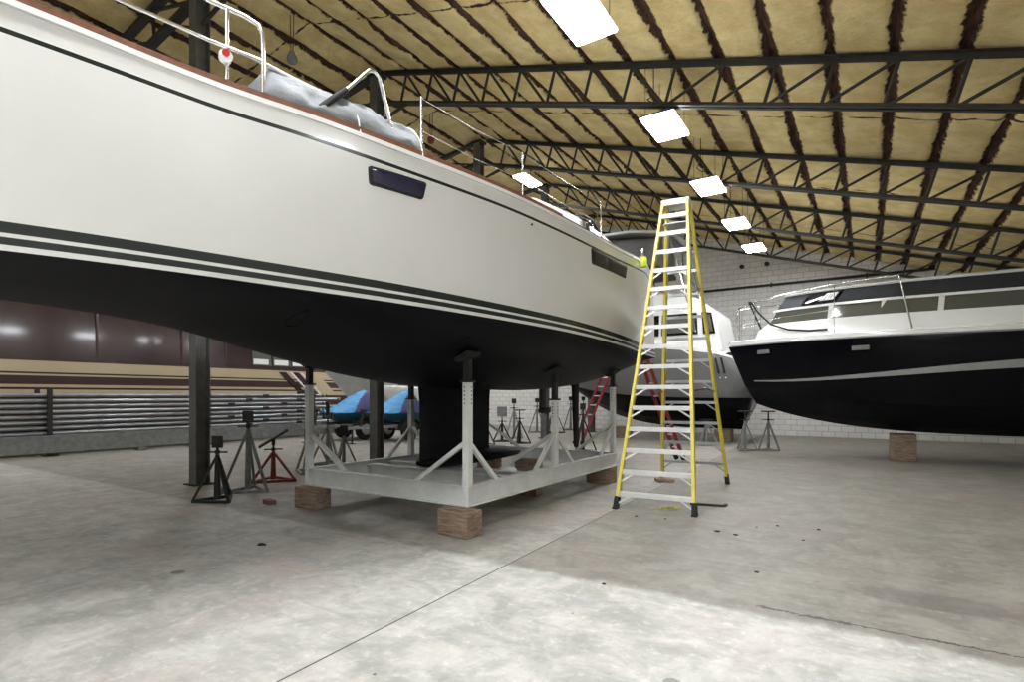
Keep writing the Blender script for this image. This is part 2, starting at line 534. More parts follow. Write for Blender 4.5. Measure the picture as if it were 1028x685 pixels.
cb.add(top, [(0, 1, 3, 2), (2, 3, 5, 4)])
tag(cb.build('ceiling', 'spray_foam_ceiling', smooth=50), kind='structure')

def wall(name, a, b, mat):
    w = MB()
    (x0, y0), (x1, y1) = a, b
    n = Vector((-(y1 - y0), x1 - x0)).normalized() * 0.25
    xs = sorted({0.0, 1.0} | ({(RIDGE - x0) / (x1 - x0)} if abs(x1 - x0) > 1 else set()))
    ring = []
    for t in xs:
        x, y = lerp(x0, x1, t), lerp(y0, y1, t)
        h = deck_z(clamp(x, XL, XR)) + 0.2
        ring.append([(x, y, 0), (x, y, h), (x + n.x, y + n.y, h), (x + n.x, y + n.y, 0)])
    w.loft(ring, True, True)
    return tag(w.build(name, mat), kind='structure')
wall('wall_back', (XR, YB), (XL, YB), 'painted_block_wall')
bpy.data.objects['wall_back'].location = (0, 0.25, 0)
wall('wall_left', (XL - .25, YF), (XL - .25, YB), 'roof_grey_wall')
wall('wall_right', (XR + .25, YB), (XR + .25, YF), 'roof_grey_wall')
wall('wall_front', (XL, YF), (XR, YF), 'roof_grey_wall')

# ledge course on the back wall
tr = MB(); tr.bbox((XL + .05, YB - 0.05, 5.08), (XR - .05, YB + 0.02, 5.30)); tag(tr.build('trim_back', 'painted_block_wall'), kind='structure')

# ------------------------------------------------------------------ trusses and columns
TY = [1.2, 4.92, 8.9, 12.85, 16.75, 20.6]
NTH = ['nearest the front wall', 'second from the front wall', 'nearest of those seen whole above the sailboat', 'second beyond the sailboat cover',
       'third, in line with the ladder top', 'fourth, over the grey cruiser', 'farthest, close to the block wall']
web_src = None
for ti, ty in enumerate(TY):
    xs, xe = RIDGE + 0.12, XR - 0.03
    ang = math.atan(SR)
    t = thing('roof_truss', 'dark steel open-web truss of the right roof slope, ' + NTH[ti], 'roof truss', (xs, ty, chord_z(xs)), 0, 'roof trusses of the right slope', 'structure')
    L = (xe - xs) / math.cos(ang)
    t.rotation_euler = (0, ang, 0)
    H = 0.62
    for nm, zz in (('top_chord', H), ('bottom_chord', 0.0)):
        c = MB()
        for sgn in (-1, 1):                      # pair of angles back to back
            c.bbox((0, sgn * 0.012, zz - 0.038), (L, sgn * 0.022, zz + 0.038))
            c.bbox((0, sgn * 0.012, zz + (0.030 if nm == 'top_chord' else -0.038)), (L, sgn * 0.085, zz + (0.038 if nm == 'top_chord' else -0.030)))
        c.build(nm, 'truss_paint', t)
    if web_src is None:
        w1 = MB(); w1.cyl((0, 0, -0.005), (0, 0, H), 0.027, n=8)
        wv = w1.build('vertical_web', 'truss_paint', t, smooth=40)
        w2 = MB(); w2.cyl((0, 0, 0.0), (0.74 / math.cos(ang) - 0.05, 0, H - 0.02), 0.025, n=8)
        wd = w2.build('diagonal_web', 'truss_paint', t, smooth=40)
        web_src = (wv, wd)
        firstv = firstd = True
    mid = (-2.765 - xs) / math.cos(ang)
    pitch = 0.74 / math.cos(ang)
    n0 = int(mid // pitch)
    k = 0
    for i in range(-n0, int((L - mid) / pitch) + 1):
        x = mid + i * pitch
        if x < 0.05 or x > L - 0.05: continue
        if firstv: wv.location = (x, 0, 0); firstv = False
        else: inst(wv, t, (x, 0, 0))
        # diagonals fan away from midspan
        if i < 0:
            loc, rot = (x + pitch - 0.03, 0, 0.0), (0, 0, PI)
        else:
            loc, rot = (x + 0.03, 0, 0.0), (0, 0, 0)
        if i >= 0 and x + pitch > L: continue
        if firstd:
            wd.location = loc; wd.rotation_euler = rot; firstd = False
        else:
            inst(wd, t, loc, rot)
    # left slope truss
    angl = math.atan(SL); xl = XL + 0.03
    LL = (RIDGE - 0.12 - xl) / math.cos(angl)
    t2 = thing('roof_truss', 'brown-black truss of the left roof slope behind the sailboat, ' + NTH[ti], 'roof truss', (RIDGE - 0.12, ty, chord_z(RIDGE - .12)), PI, 'roof trusses of the left slope', 'structure')
    t2.rotation_euler = (0, angl, PI)
    for nm, zz in (('top_chord', 0.62), ('bottom_chord', 0.0)):
        c = MB()
        c.bbox((0, -0.07, zz - 0.045), (LL, 0.07, zz + 0.045))
        c.build(nm, 'truss_paint', t2)
    n = 10
    for i in range(n):
        a, b2 = LL * i / n, LL * (i + 1) / n
        if ti == 0 and i == 0:
            w3 = MB(); w3.bar((0, 0, 0), (LL / n, 0, 0.6), 0.045, 0.045); zl = w3.build('diagonal_web', 'truss_paint', t2)
            w4 = MB(); w4.bar((0, 0, 0), (0, 0, 0.6), 0.045, 0.045); vl = w4.build('vertical_web', 'truss_paint', t2)
            vl.location = (LL / n, 0, 0)
            zsrc, vsrc = zl, vl
        else:
            inst(zsrc, t2, (a, 0, 0)); inst(vsrc, t2, (b2, 0, 0))
    # column under the ridge
    zt = chord_z(RIDGE) + 0.55
    NC = ['by the front wall', 'second from the front wall, behind the bow rail', 'between the two covered jet skis', 'fourth in the row, its head behind the cover end',
          'fifth in the row, right of the sail drive', 'sixth in the row', 'by the back wall']
    cth = thing('steel_column', 'grey steel H column, ' + NC[ti], 'column', (RIDGE, ty, 0), 0, 'ridge columns', 'structure')
    c = MB(); c.prism(I_PROF(0.24, 0.22, 0.018, 0.014), (0, 0, 0.02), (0, 0, zt), (0, 1, 0)); c.build('shaft', 'column_grey', cth)
    c = MB(); c.box((0, 0, 0.011), (0.36, 0.36, 0.022)); c.build('base_plate', 'steel_dark', cth)
    c = MB(); c.box((0, 0, zt + 0.03), (0.34, 0.30, 0.06)); c.build('cap_plate', 'steel_dark', cth)
    c = MB()
    for sx in (-1, 1):
        c.bar((sx * 0.10, 0, zt - 1.05), (sx * 0.95, 0, chord_z(RIDGE + sx * 0.95) - 0.02), 0.05, 0.05)
    c.build('knee_brace', 'truss_paint', cth)

# ------------------------------------------------------------------ lamps
LAMP = None
def ceiling_light(x, y, z, label, wx=0.54, wy=0.95, group='flat panel lights'):
    t = thing('ceiling_light', label, 'ceiling light', (x, y, z), 0, group)
    h = MB(); h.box((0, 0, 0.04), (wx + 0.05, wy + 0.05, 0.06), 0, None, 0.9); h.build('housing', 'aluminium_aged', t)
    p = MB(); p.box((0, 0, 0.0), (wx, wy, 0.03)); p.build('diffuser', 'lamp_diffuser', t)
    hx, hy = wx / 2 - 0.05, wy / 2 - 0.1
    for a in (-1, 1):
        for b in (-1, 1):
            c = MB()
            zt = (deck_z(x + a * hx) - 0.03) - z
            c.cyl((a * hx, b * hy, 0.06), (a * hx, b * hy, zt), 0.005, n=6); c.build('hanger_wire', 'steel_dark', t)
    c = MB(); c.tube([(0.1, -hy, 0.08), (0.12, -hy - .15, 0.16), (0.02, -hy - .3, 0.10), (-.1, -hy - .25, .22), (-.08, -hy, .4), (-.08, -hy, deck_z(x) - z - 0.03)], 0.008, 6)
    c.build('power_cord', 'black_rubber', t)
    return t
for (x, y, lab) in ((-2.92, 6.05, 'largest bright panel light, at the top edge above the hull'), (-2.9, 9.33, 'bright panel light hung just beyond the nearest full truss'),
                    (-2.93, 12.54, 'bright panel light just right of the ladder top'), (-2.94, 15.65, 'fourth panel light along the row over the ladder'),
                    (-2.95, 18.5, 'farthest panel light of the row, before the block wall'), (-2.92, 2.8, 'panel light of the row over the open floor, out of the photo'),
                    (-2.92, -0.6, 'panel light behind the camera'), (-2.92, -4.0, 'panel light nearest the front wall')):
    ceiling_light(x, y, 6.1, lab)
ceiling_light(-9.02, 14.87, 8.3, 'small bright light under the ridge, behind the white stanchion', 0.42, 1.05)
for i, y in enumerate((-2.0, 3.5, 9.0, 14.5, 19.0)):  # unseen lamps added to light the left side of the hall
    ceiling_light(-16.2, y, 6.9, 'added panel light of the left bay, unseen behind the yacht hull', group='added left bay panel lights')
for i, (x, y, z) in enumerate(((0.6, -5.2, 5.1), (1.2, -2.6, 5.0), (2.2, 3.0, 4.75))):  # unseen lamps added to brighten the hull side
    ceiling_light(x, y, z, 'added unseen panel light over the open floor behind and right of the camera', group='added right bay panel lights')
ceiling_light(-11.2, 20.4, 7.6, 'added panel light near the block wall, unseen behind the yacht', group='added far bay panel lights')  # unseen lamp added to brighten the back wall

# ------------------------------------------------------------------ the sailboat
CL = -5.04
ZW = 2.47          # top of the boot stripe
ZB = 2.315         # top of the bottom paint
BS = spline([(-1.7, 0.95), (0.5, 1.18), (1.97, 1.44), (2.55, 1.64), (3.25, 1.84), (4.56, 2.01), (5.64, 2.07), (7.43, 2.04), (9.19, 1.84), (10.2, 1.58), (11.7, 1.3)])
BW = spline([(-1.0, 0.75), (0.6, 1.02), (2.07, 1.27), (3.69, 1.58), (5.36, 1.76), (6.47, 1.80), (8.77, 1.63), (10.82, 1.29), (11.7, 1.19)])
ZS = spline([(-1.7, 3.70), (0.5, 3.60), (1.97, 3.55), (2.55, 3.53), (3.25, 3.505), (4.56, 3.535), (5.64, 3.55), (7.43, 3.60), (9.19, 3.76), (10.2, 3.855), (11.7, 4.0)])
ZK = spline([(-1.0, 2.45), (0.6, 2.30), (1.8, 2.27), (2.76, 2.165), (3.6, 1.95), (4.6, 1.73), (5.6, 1.62), (7.2, 1.585), (8.4, 1.60), (9.5, 1.72), (10.6, 1.97), (11.7, 2.27)])
def taper(Y, yb): 
    t = clamp((Y - yb) / 3.4)
    return 1 - (1 - t) ** 2.3
def hull_half(Y, z):
    """half breadth of the topsides/bottom at height z (no bow taper: valid aft of Y=1.7)"""
    if z >= ZB:
        zs = ZS(Y); t = clamp((z - ZB) / (zs - ZB))
        return BW(Y) + (BS(Y) - BW(Y)) * (1 - (1 - t) ** 1.6)
    n = 1.8 + 0.5 * clamp((Y - 7) / 4)
    s = clamp((ZB - z) / max(0.01, ZB - ZK(Y)))
    return BW(Y) * (1 - s ** n) ** (1 / n)
def hull_bottom(Y, x):
    n = 1.8 + 0.5 * clamp((Y - 7) / 4)
    s = clamp(abs(x) / BW(Y))
    return ZB - (ZB - ZK(Y)) * (1 - s ** n) ** (1 / n)

boat = thing('sailboat', 'big white sailing yacht with black bottom and dark stripes, propped in a white steel cradle', 'sailboat', (CL, 6.0, 0))
BO = Vector((CL, 6.0, 0))
def build_hull():
    # rows from sheer to keel: (z function of Y, bow Y, stern Y, material of the band below)
    rows = []
    def top(off, mi): rows.append(('t', off, mi))
    for off, mi in ((0.0, 0), (0.05, 0), (0.135, 1), (0.162, 0)): top(off, mi)
    for v in (0.30, 0.45, 0.6, 0.75, 0.9): rows.append(('v', v, 0))
    for z, mi in ((2.47, 1), (2.41, 0), (2.388, 1), (2.347, 0), (2.315, 2)): rows.append(('z', z, mi))
    K = 14
    for i in range(1, K + 1): rows.append(('w', i / K, 2))
    NU = 72
    vs, fs, ms = [], [], []
    for r in rows:
        for i in range(NU + 1):
            u = i / NU
            if r[0] == 'w':
                w = r[1]
                yb, ye = -1.0 + 1.6 * w, 11.72 - 1.0 * w
                Y = lerp(yb, ye, u)
                n = 1.8 + 0.5 * clamp((Y - 7) / 4)
                th = w * PI / 2
                z = ZB - (ZB - ZK(Y)) * math.sin(th) ** (2 / n)
                x = BW(Y) * (max(0, math.cos(th)) ** (2 / n) if w < 1 else 0)
                x *= taper(Y, yb)
            else:
                # stem and transom lines run aft/forward with height
                for it in range(1):
                    zz = {'t': 3.6 - r[1], 'v': lerp(3.44, 2.47, r[1]), 'z': r[1]}[r[0]]
                    q = clamp((3.86 - zz) / (3.86 - 2.315))
                    yb, ye = -1.9 + 0.9 * q, 10.25 + 1.47 * q
                Y = lerp(yb, ye, u)
                zs = ZS(Y)
                z = {'t': zs - r[1], 'v': lerp(zs - 0.162, 2.47, r[1]), 'z': r[1]}[r[0]]
                x = hull_half(Y, z) * taper(Y, yb)
            vs.append((x, Y - 6.0, z))
    n = NU + 1
    S = len(vs)
    vs += [(-a, b, c) for a, b, c in vs]
    for j in range(len(rows) - 1):
        for i in range(NU):
            a = j * n + i
            q = (a, a + 1, a + 1 + n, a + n)
            fs.append(q); ms.append(rows[j][2])
            fs.append(tuple(reversed([k + S for k in q]))); ms.append(rows[j][2])
        # transom strip
        a = j * n + NU
        fs.append((a, a + S, a + n + S, a + n)); ms.append(rows[j][2])
    mb = MB(); mb.v = vs; mb.f = fs; mb.m = ms
    import bmesh
    o = mb.build('hull', ['cream_gelcoat', 'green_black_stripe', 'dark_antifouling'], boat, smooth=40)
    bm = bmesh.new(); bm.from_mesh(o.data)
    bmesh.ops.remove_doubles(bm, verts=bm.verts, dist=0.0008)
    bmesh.ops.recalc_face_normals(bm, faces=bm.faces)
    bm.to_mesh(o.data); bm.free()
    return o
build_hull()
def deck_ys(a, b, n): return [lerp(a, b, i / n) for i in range(n + 1)]
def bs(Y): return BS(Y) * taper(Y, -1.9)
# deck
d = MB(); rings = []
for Y in deck_ys(-1.7, 10.25, 40):
    w = max(0.02, bs(Y) - 0.03); z = ZS(Y)
    rings.append([(-w, Y - 6, z - 0.03), (-w * .5, Y - 6, z + 0.02), (0, Y - 6, z + 0.05), (w * .5, Y - 6, z + 0.02), (w, Y - 6, z - 0.03)])
d.loft(rings, False, False)
d.build('deck', 'white_gelcoat', boat, smooth=60)
# white gunwale moulding and teak toe rail, both sides
for s in (1, -1):
    g_ = MB(); rings = []
    for Y in deck_ys(-1.8, 10.25, 60):
        x = bs(Y); z = ZS(Y)
        rings.append([(s * (x + .014), Y - 6, z - .022), (s * (x + .014), Y - 6, z + .012), (s * (x - .05), Y - 6, z + .012), (s * (x - .05), Y - 6, z - .022)])
    g_.loft(rings); g_.build('gunwale', 'white_gelcoat', boat, smooth=40)
    g_ = MB(); rings = []
    for Y in deck_ys(-1.7, 5.7, 50):
        x = bs(Y); z = ZS(Y)
        rings.append([(s * (x - .005), Y - 6, z + .008), (s * (x - .008), Y - 6, z + .062), (s * (x - .04), Y - 6, z + .062), (s * (x - .045), Y - 6, z + .008)])
    g_.loft(rings); tag(g_.build('toe_rail', 'teak', boat, smooth=40), 'reddish-brown teak toe rail')
    g_ = MB(); rings = []
    for Y in deck_ys(5.72, 10.1, 30):
        x = bs(Y); z = ZS(Y)
        rings.append([(s * (x - .01), Y - 6, z + .008), (s * (x - .012), Y - 6, z + .045), (s * (x - .035), Y - 6, z + .045), (s * (x - .04), Y - 6, z + .008)])
    g_.loft(rings); tag(g_.build('genoa_track', 'black_paint', boat, smooth=40), 'black genoa track on the gunwale')
# cabin trunk and coamings
c = MB(); rings = []
for Y, w, h in ((1.4, .35, .08), (1.9, .75, .28), (3.0, .95, .40), (4.6, 1.05, .46), (5.6, 1.05, .46), (5.9, 1.0, .3)):
    z = ZS(Y)
    rings.append([(-w, Y - 6, z - .02), (-w * .88, Y - 6, z + h * .85), (-w * .6, Y - 6, z + h), (w * .6, Y - 6, z + h), (w * .88, Y - 6, z + h * .85), (w, Y - 6, z - .02)])
c.loft(rings); c.build('cabin_trunk', 'white_gelcoat', boat, smooth=30)
for s in (1, -1):
    c = MB(); rings = []
    for Y, h, wd in ((4.95, .06, .20), (5.25, .25, .26), (5.8, .36, .30), (6.9, .42, .32), (8.0, .36, .32), (8.8, .24, .28), (9.3, .08, .22)):
        z = ZS(Y); x0 = bs(Y) - .48
        rings.append([(s * (x0 + wd / 2), Y - 6, z - .02), (s * (x0 + wd / 2 - .06), Y - 6, z + h * .9), (s * (x0 + wd / 2 - .10), Y - 6, z + h), (s * (x0 - wd / 2), Y - 6, z + h), (s * (x0 - wd / 2), Y - 6, z - .02)])
    c.loft(rings); c.build('cockpit_coaming', 'white_gelcoat', boat, smooth=35)
    wch = MB(); zc = ZS(7.6) + .38
    wch.lathe([(.075, 0), (.07, .02), (.05, .05), (.048, .09), (.065, .12), (.06, .14), (.03, .15)], (s * (bs(7.6) - .5), 1.6, zc - .01)); wch.build('winch', 'stainless', boat, smooth=40)
# lines coiled on the coaming
ln = MB()
for j in range(4):
    pts = []
    for i in range(12):
        t = i / 11
        Y = 6.85 + 1.15 * t + 0.05 * j
        pts.append((bs(Y) - .42 - .05 * j, Y - 6, ZS(Y) + .42 + .16 * math.sin(t * PI) * (1 - .17 * j) - .16 * t))
    ln.tube(pts, .014, 6)
ln.build('sheet_lines', 'black_rubber', boat, smooth=40)
for i, Y in enumerate((6.35, 6.48)):
    v = MB(); v.box((bs(Y) - .07, Y - 6, ZS(Y) + .085), (.05, .07, .13)); v.build('fairlead', 'black_paint' if i else 'stainless', boat)

# stanchions and lifelines
def stan(Y, h):
    x = bs(Y) - .06; z = ZS(Y)
    m_ = MB(); m_.cyl((x, Y - 6, z), (x - .01, Y - 6, z + h), .013, .011, n=10)
    o = m_.build('stanchion', 'stainless', boat, smooth=40)
    m_ = MB(); m_.cyl((x, Y - 6, z), (x, Y - 6, z + .07), .028, .02, n=10); m_.build('stanchion_base', 'stainless', boat, smooth=40).parent = o
    return (x - .01, Y - 6, z + h)
tops = [stan(Y, h) for Y, h in ((3.54, .56), (4.95, .54), (6.94, .56))]
for k in range(len(tops) - 1):
    a, b_ = Vector(tops[k]), Vector(tops[k + 1])
    for dz in (-.01, -.29):
        m_ = MB(); m_.tube([a + Vector((0, 0, dz)), (a + b_) / 2 + Vector((0, 0, dz - .02)), b_ + Vector((0, 0, dz))], .0035, 6); m_.build('lifeline', 'stainless', boat)
# bow rail ending in a rounded gate post
def rx(Y): return bs(Y) - .07
m_ = MB()
pts = [(rx(-1.3) * .5, -7.6, 4.3), (rx(-.6), -6.6, 4.26), (rx(.6), -5.4, 4.20), (rx(1.4), -4.6, 4.15), (rx(1.98), -4.02, 4.125), (rx(2.18), -3.82, 4.115), (rx(2.26), -3.74, 4.09), (rx(2.285), -3.715, 4.03), (rx(2.29), -3.71, 3.9), (rx(2.29), -3.71, 3.54)]
m_.tube(pts, .0145, 10); m_.build('bow_rail', 'stainless', boat, smooth=50)
m_ = MB(); m_.tube([(rx(-.6), -6.6, 3.96), (rx(.6), -5.4, 3.91), (rx(1.98), -4.02, 3.86), (rx(2.29), -3.71, 3.85)], .0115, 8); m_.build('mid_rail', 'stainless', boat, smooth=50)
for Y in (2.075, 0.7):
    m_ = MB(); m_.cyl((rx(Y), Y - 6, ZS(Y)), (rx(Y), Y - 6, 4.12 if Y > 1 else 4.19), .0135, n=10); m_.build('rail_post', 'stainless', boat, smooth=50)
nl = MB(); nl.cyl((rx(2.075) + .012, -3.945, 3.77), (rx(2.075) + .05, -3.96, 3.77), .042, n=20)
nlo = nl.build('navigation_light', 'white_gelcoat', boat, smooth=40)
nl = MB(); nl.cyl((rx(2.075) + .051, -3.961, 3.785), (rx(2.075) + .058, -3.964, 3.785), .024, n=16); nl.build('red_lens', 'red_plastic', nlo, smooth=40)
# bent stainless brace with black sleeve at the gate
m_ = MB()
bp_ = [(rx(2.72), 2.62 - 6, 3.60), (rx(2.85) + .02, 2.86 - 6, 3.86), (rx(3.05), 3.04 - 6, 4.08), (rx(3.1), 3.09 - 6, 4.09), (rx(3.14), 3.13 - 6, 4.06), (rx(3.3), 3.27 - 6, 3.58)]
m_.tube(bp_, .014, 10); m_.build('gate_brace', 'stainless', boat, smooth=50)
a, b_ = Vector(bp_[0]), Vector(bp_[1])
m_ = MB(); m_.cyl(a.lerp(b_, .12), a.lerp(b_, .95), .026, n=12); tag(m_.build('sleeve', 'black_rubber', bpy.data.objects['gate_brace'], smooth=40), 'black padding sleeve')

# hull windows (conforming patches standing 8 mm proud)
def hull_patch(name, corners, mat, off, parent, n=14, rim=0.0, rnd=0.12, side=1):
    """corners: (Y,z) at TL,TR,BR,BL; rounded rectangle in patch space"""
    def P(u, v, o):
        Y = lerp(lerp(corners[0][0], corners[1][0], u), lerp(corners[3][0], corners[2][0], u), v)
        z = lerp(lerp(corners[0][1], corners[1][1], u), lerp(corners[3][1], corners[2][1], u), v)
        return (side * (hull_half(Y, z) + o), Y - 6, z)
    W_ = math.dist(corners[0], corners[1]); H_ = math.dist(corners[0], corners[3])
    mb = MB(); rings = []
    out = []
    r = rnd
    for cx, cy, a0 in ((W_ - r, r, -90), (W_ - r, H_ - r, 0), (r, H_ - r, 90), (r, r, 180)):
        for i in range(6):
            t = R(a0 + 90 * i / 5)
            out.append(((cx + r * math.cos(t)) / W_, (cy + r * math.sin(t)) / H_))
    # add intermediate points on long edges
    full = []
    for i, p in enumerate(out):
        q = out[(i + 1) % len(out)]
        full.append(p)
        if math.dist(p, q) > 0.2:
            for j in range(1, 8): full.append((lerp(p[0], q[0], j / 8), lerp(p[1], q[1], j / 8)))
    n_ = len(full)
    for o, sc in ((-0.02, 1.0), (off, 1.0), (off + .004, .93), (off + .004, .6), (off + .004, .2)):
        rings.append([P(.5 + (u - .5) * sc, .5 + (v - .5) * sc, o) for u, v in full])
    mb.loft(rings, True, True)
    return mb.build(name, mat, parent, smooth=40)
FWD = [(3.0, 3.302), (3.55, 3.317), (3.53, 3.171), (3.03, 3.166)]
AFT = [(6.48, 3.402), (7.92, 3.452), (7.92, 3.272), (6.56, 3.214)]
def shrink(c, k):
    m = (sum(p[0] for p in c) / 4, sum(p[1] for p in c) / 4)
    return [(p[0] + (k if p[0] < m[0] else -k), p[1] + (k * .8 if p[1] < m[1] else -k * .8)) for p in c]
fw = hull_patch('hull_window', FWD, 'window_rubber', .006, boat, rnd=.025)
hull_patch('pane', shrink(FWD, .022), 'navy_acrylic', .011, fw, rnd=.012)
aw = hull_patch('hull_window', AFT, 'window_rubber', .006, boat, rnd=.03)
mid = [(6.48, 3.402), (7.06, 3.422), (7.06, 3.236), (6.56, 3.214)]
hull_patch('pane', shrink(mid, .03), 'smoked_pane', .011, aw, rnd=.012)
mid = [(7.12, 3.424), (7.92, 3.452), (7.92, 3.272), (7.12, 3.238)]
hull_patch('pane', shrink(mid, .03), 'smoked_pane', .011, aw, rnd=.012)

# keel, wing, rudder, sail drive, thruster recess
def foil(c, chord, th, n=24):
    pts = []
    for i in range(n):
        t = 2 * PI * i / n
        x = (1 - math.cos(t)) / 2
        y = 5 * th * chord * (0.2969 * math.sqrt(max(0, x)) - 0.126 * x - 0.3516 * x**2 + 0.2843 * x**3 - 0.1036 * x**4)
        pts.append((c[0] + (y if t < PI else -y), c[1] + x * chord, c[2]))
    return pts
kb = MB()
kb.loft([foil((0, y0 - 6, z), ch, th) for z, y0, ch, th in ((1.80, 5.45, 1.72, .15), (1.62, 5.50, 1.66, .14), (1.45, 5.52, 1.62, .13), (1.0, 5.53, 1.60, .13), (.72, 5.53, 1.60, .14), (.60, 5.53, 1.62, .17), (.55, 5.54, 1.62, .17))])
ko = kb.build('keel', 'dark_antifouling', boat, smooth=45)
kb = MB(); rings = []
for Y, w, h in ((5.50, .05, .03), (5.62, .16, .07), (5.95, .27, .10), (6.6, .36, .10), (7.1, .40, .085), (7.55, .30, .06), (8.0, .05, .02)):
    zc = .585 if Y < 7.2 else .585 - (Y - 7.2) * .05
    rings.append([(w * math.cos(2 * PI * i / 20), Y - 6, zc + h * math.sin(2 * PI * i / 20)) for i in range(20)])
kb.loft(rings); kb.build('keel_wing', 'dark_antifouling', ko, smooth=45)
rb = MB(); rb.loft([foil((0, y0 - 6, z), ch, .14) for z, y0, ch in ((1.98, 10.02, .36), (1.3, 10.06, .30), (.8, 10.10, .26), (.44, 10.14, .22))])
rb.build('rudder', 'dark_antifouling', boat, smooth=45)
sd = MB(); sd.loft([foil((0, 8.72 - 6, z), ch, .22) for z, ch in ((1.75, .28), (1.45, .26), (1.24, .24))])
so = sd.build('sail_drive', 'black_paint', boat, smooth=45)
sd = MB(); sd.lathe([(.02, 8.72 - 6), (.05, 8.76 - 6), (.062, 8.85 - 6), (.058, 9.05 - 6), (.045, 9.16 - 6), (.02, 9.18 - 6)], (0, 0, 1.22), 'y', 16); sd.build('gear_housing', 'black_paint', so, smooth=45)
for s in range(2):
    bl = MB(); a = R(40 + 180 * s)
    rr = [(.04, .02, .015), (.09, .04, .02), (.14, .035, .012), (.16, .015, .005)]
    bl.loft([[(math.cos(a) * r_ + math.sin(a) * w_ * sx, 9.13 - 6 + t_ * sy + .03 * sx, 1.22 + math.sin(a) * r_ - math.cos(a) * w_ * sx) for sx, sy in ((-1, -1), (1, -1), (1, 1), (-1, 1))] for r_, w_, t_ in rr])
    bl.build('propeller_blade', 'black_paint', so, smooth=40)
def recess(Y, x, ax, sh, name, mat):
    """oval opening on the bottom; ax = long half axis (dY, dx), sh = short half axis (dY, dx)"""
    mb = MB(); rings = []
    for sc, o in ((1.0, .012), (1.0, -.002), (.90, -.004), (.84, .012), (.2, .016)):
        ring = []
        for i in range(28):
            t = 2 * PI * i / 28
            u, v = sc * math.cos(t), sc * math.sin(t) * (1 - .3 * math.cos(t))
            yy = Y + u * ax[0] + v * sh[0]; xx = x + u * ax[1] + v * sh[1]
            ring.append((xx, yy - 6, hull_bottom(yy, xx) + o))
        rings.append(ring)
    mb.loft(rings); return mb.build(name, mat, boat, smooth=50)
recess(2.99, .88, (-.075, .25), (.055, .02), 'thruster_opening', 'void_black')
recess(4.60, 1.44, (.0, .11), (.09, 0), 'water_scoop', 'void_black')
pin = MB(); pin.cyl((hull_half(5.05, 3.33) - .01, -.95, 3.33), (hull_half(5.05, 3.33) + .01, -.95, 3.33), .012, n=10); pin.build('drain_fitting', 'black_paint', boat)
# stern rail with posts
m_ = MB(); m_.tube([(bs(9.3) - .08, 3.3, ZS(9.3)), (bs(9.3) - .08, 3.3, 4.02), (bs(9.35) - .1, 3.4, 4.09), (bs(10.1) - .12, 4.1, 4.14), (0.6, 4.2, 4.14)], .0145, 8); m_.build('stern_rail', 'stainless', boat, smooth=50)

# grey canvas bundle on the side deck, rolled, draped between gate and stanchion
cv = MB(); rings = []
NR = 34
for k in range(NR):
    t = k / (NR - 1)
    Y = 2.285 + 1.235 * t
    x0 = rx(Y) - .045; z0 = ZS(Y) + .012
    h = lerp(.30, .25, t) * (0.55 + 0.45 * clamp(t / .06)) 
    if t > .94: h *= lerp(1, .85, (t - .94) / .06)
    w = .17
    ring = []
    for i in range(30):
        a = 2 * PI * i / 30
        ca, sa = math.cos(a), math.sin(a)
        px = w * (abs(ca) ** .7) * (1 if ca > 0 else -1)
        pz = h * .5 * (1 + (abs(sa) ** .75) * (1 if sa > 0 else -1))
        px *= 1 - .45 * (pz / max(h, .01)) ** 1.5
        wr = noise.noise(Vector((Y * 5 + pz * 9, a * 1.3, 2))) * .040 + noise.noise(Vector((Y * 14 - pz * 18, a * 2, 7))) * .022
        if pz < .03: wr *= .2
        ring.append((x0 - .06 + px + wr * (1 if ca > 0 else -.5) - CL * 0, Y, z0 + pz + (wr * .5 if pz > .05 else 0)))
    rings.append(ring)
cv.loft(rings)
tarp = thing('canvas_cover', 'long grey canvas bundle lying along the yacht side deck beside the rail', 'canvas cover', (CL, 0, 0))
cv.build('folded_canvas', 'grey_canvas', tarp, smooth=70)
m_ = MB(); m_.tube([(rx(2.25) - .03, 2.23, 3.865), (rx(2.5) - .07, 2.5, 3.838), (rx(2.85) - .10, 2.85, 3.812)], .013, 8); tag(m_.build('batten_pole', 'white_gelcoat', tarp, smooth=50), 'white pole along the top')
for Y in (2.9, 3.47):
    m_ = MB(); pts = []
    for i in range(13):
        a = PI * i / 12
        pts.append((rx(Y) - .105 + .175 * math.cos(a) * (1 - .35 * math.sin(a)), Y + .03 * math.cos(a), ZS(Y) + .02 + .275 * math.sin(a) ** .7))
    m_.tube(pts, .006, 6); m_.build('tie_cord', 'white_gelcoat', tarp, smooth=50)

# hi-vis bumper at the stern corner
hv = MB(); hv.lathe([(.02, -.085), (.045, -.08), (.056, -.055), (.056, .055), (.045, .08), (.02, .085)], (0, 0, 0), 'z', 18)
hvo = hv.build('foam_bumper', 'hi_vis_foam', None, smooth=40); hvo.location = (CL + BS(8.6) + .08, 8.6, 3.65)
tag(hvo, 'lime yellow foam bumper hung on the yacht stern corner beside the ladder', 'bumper')

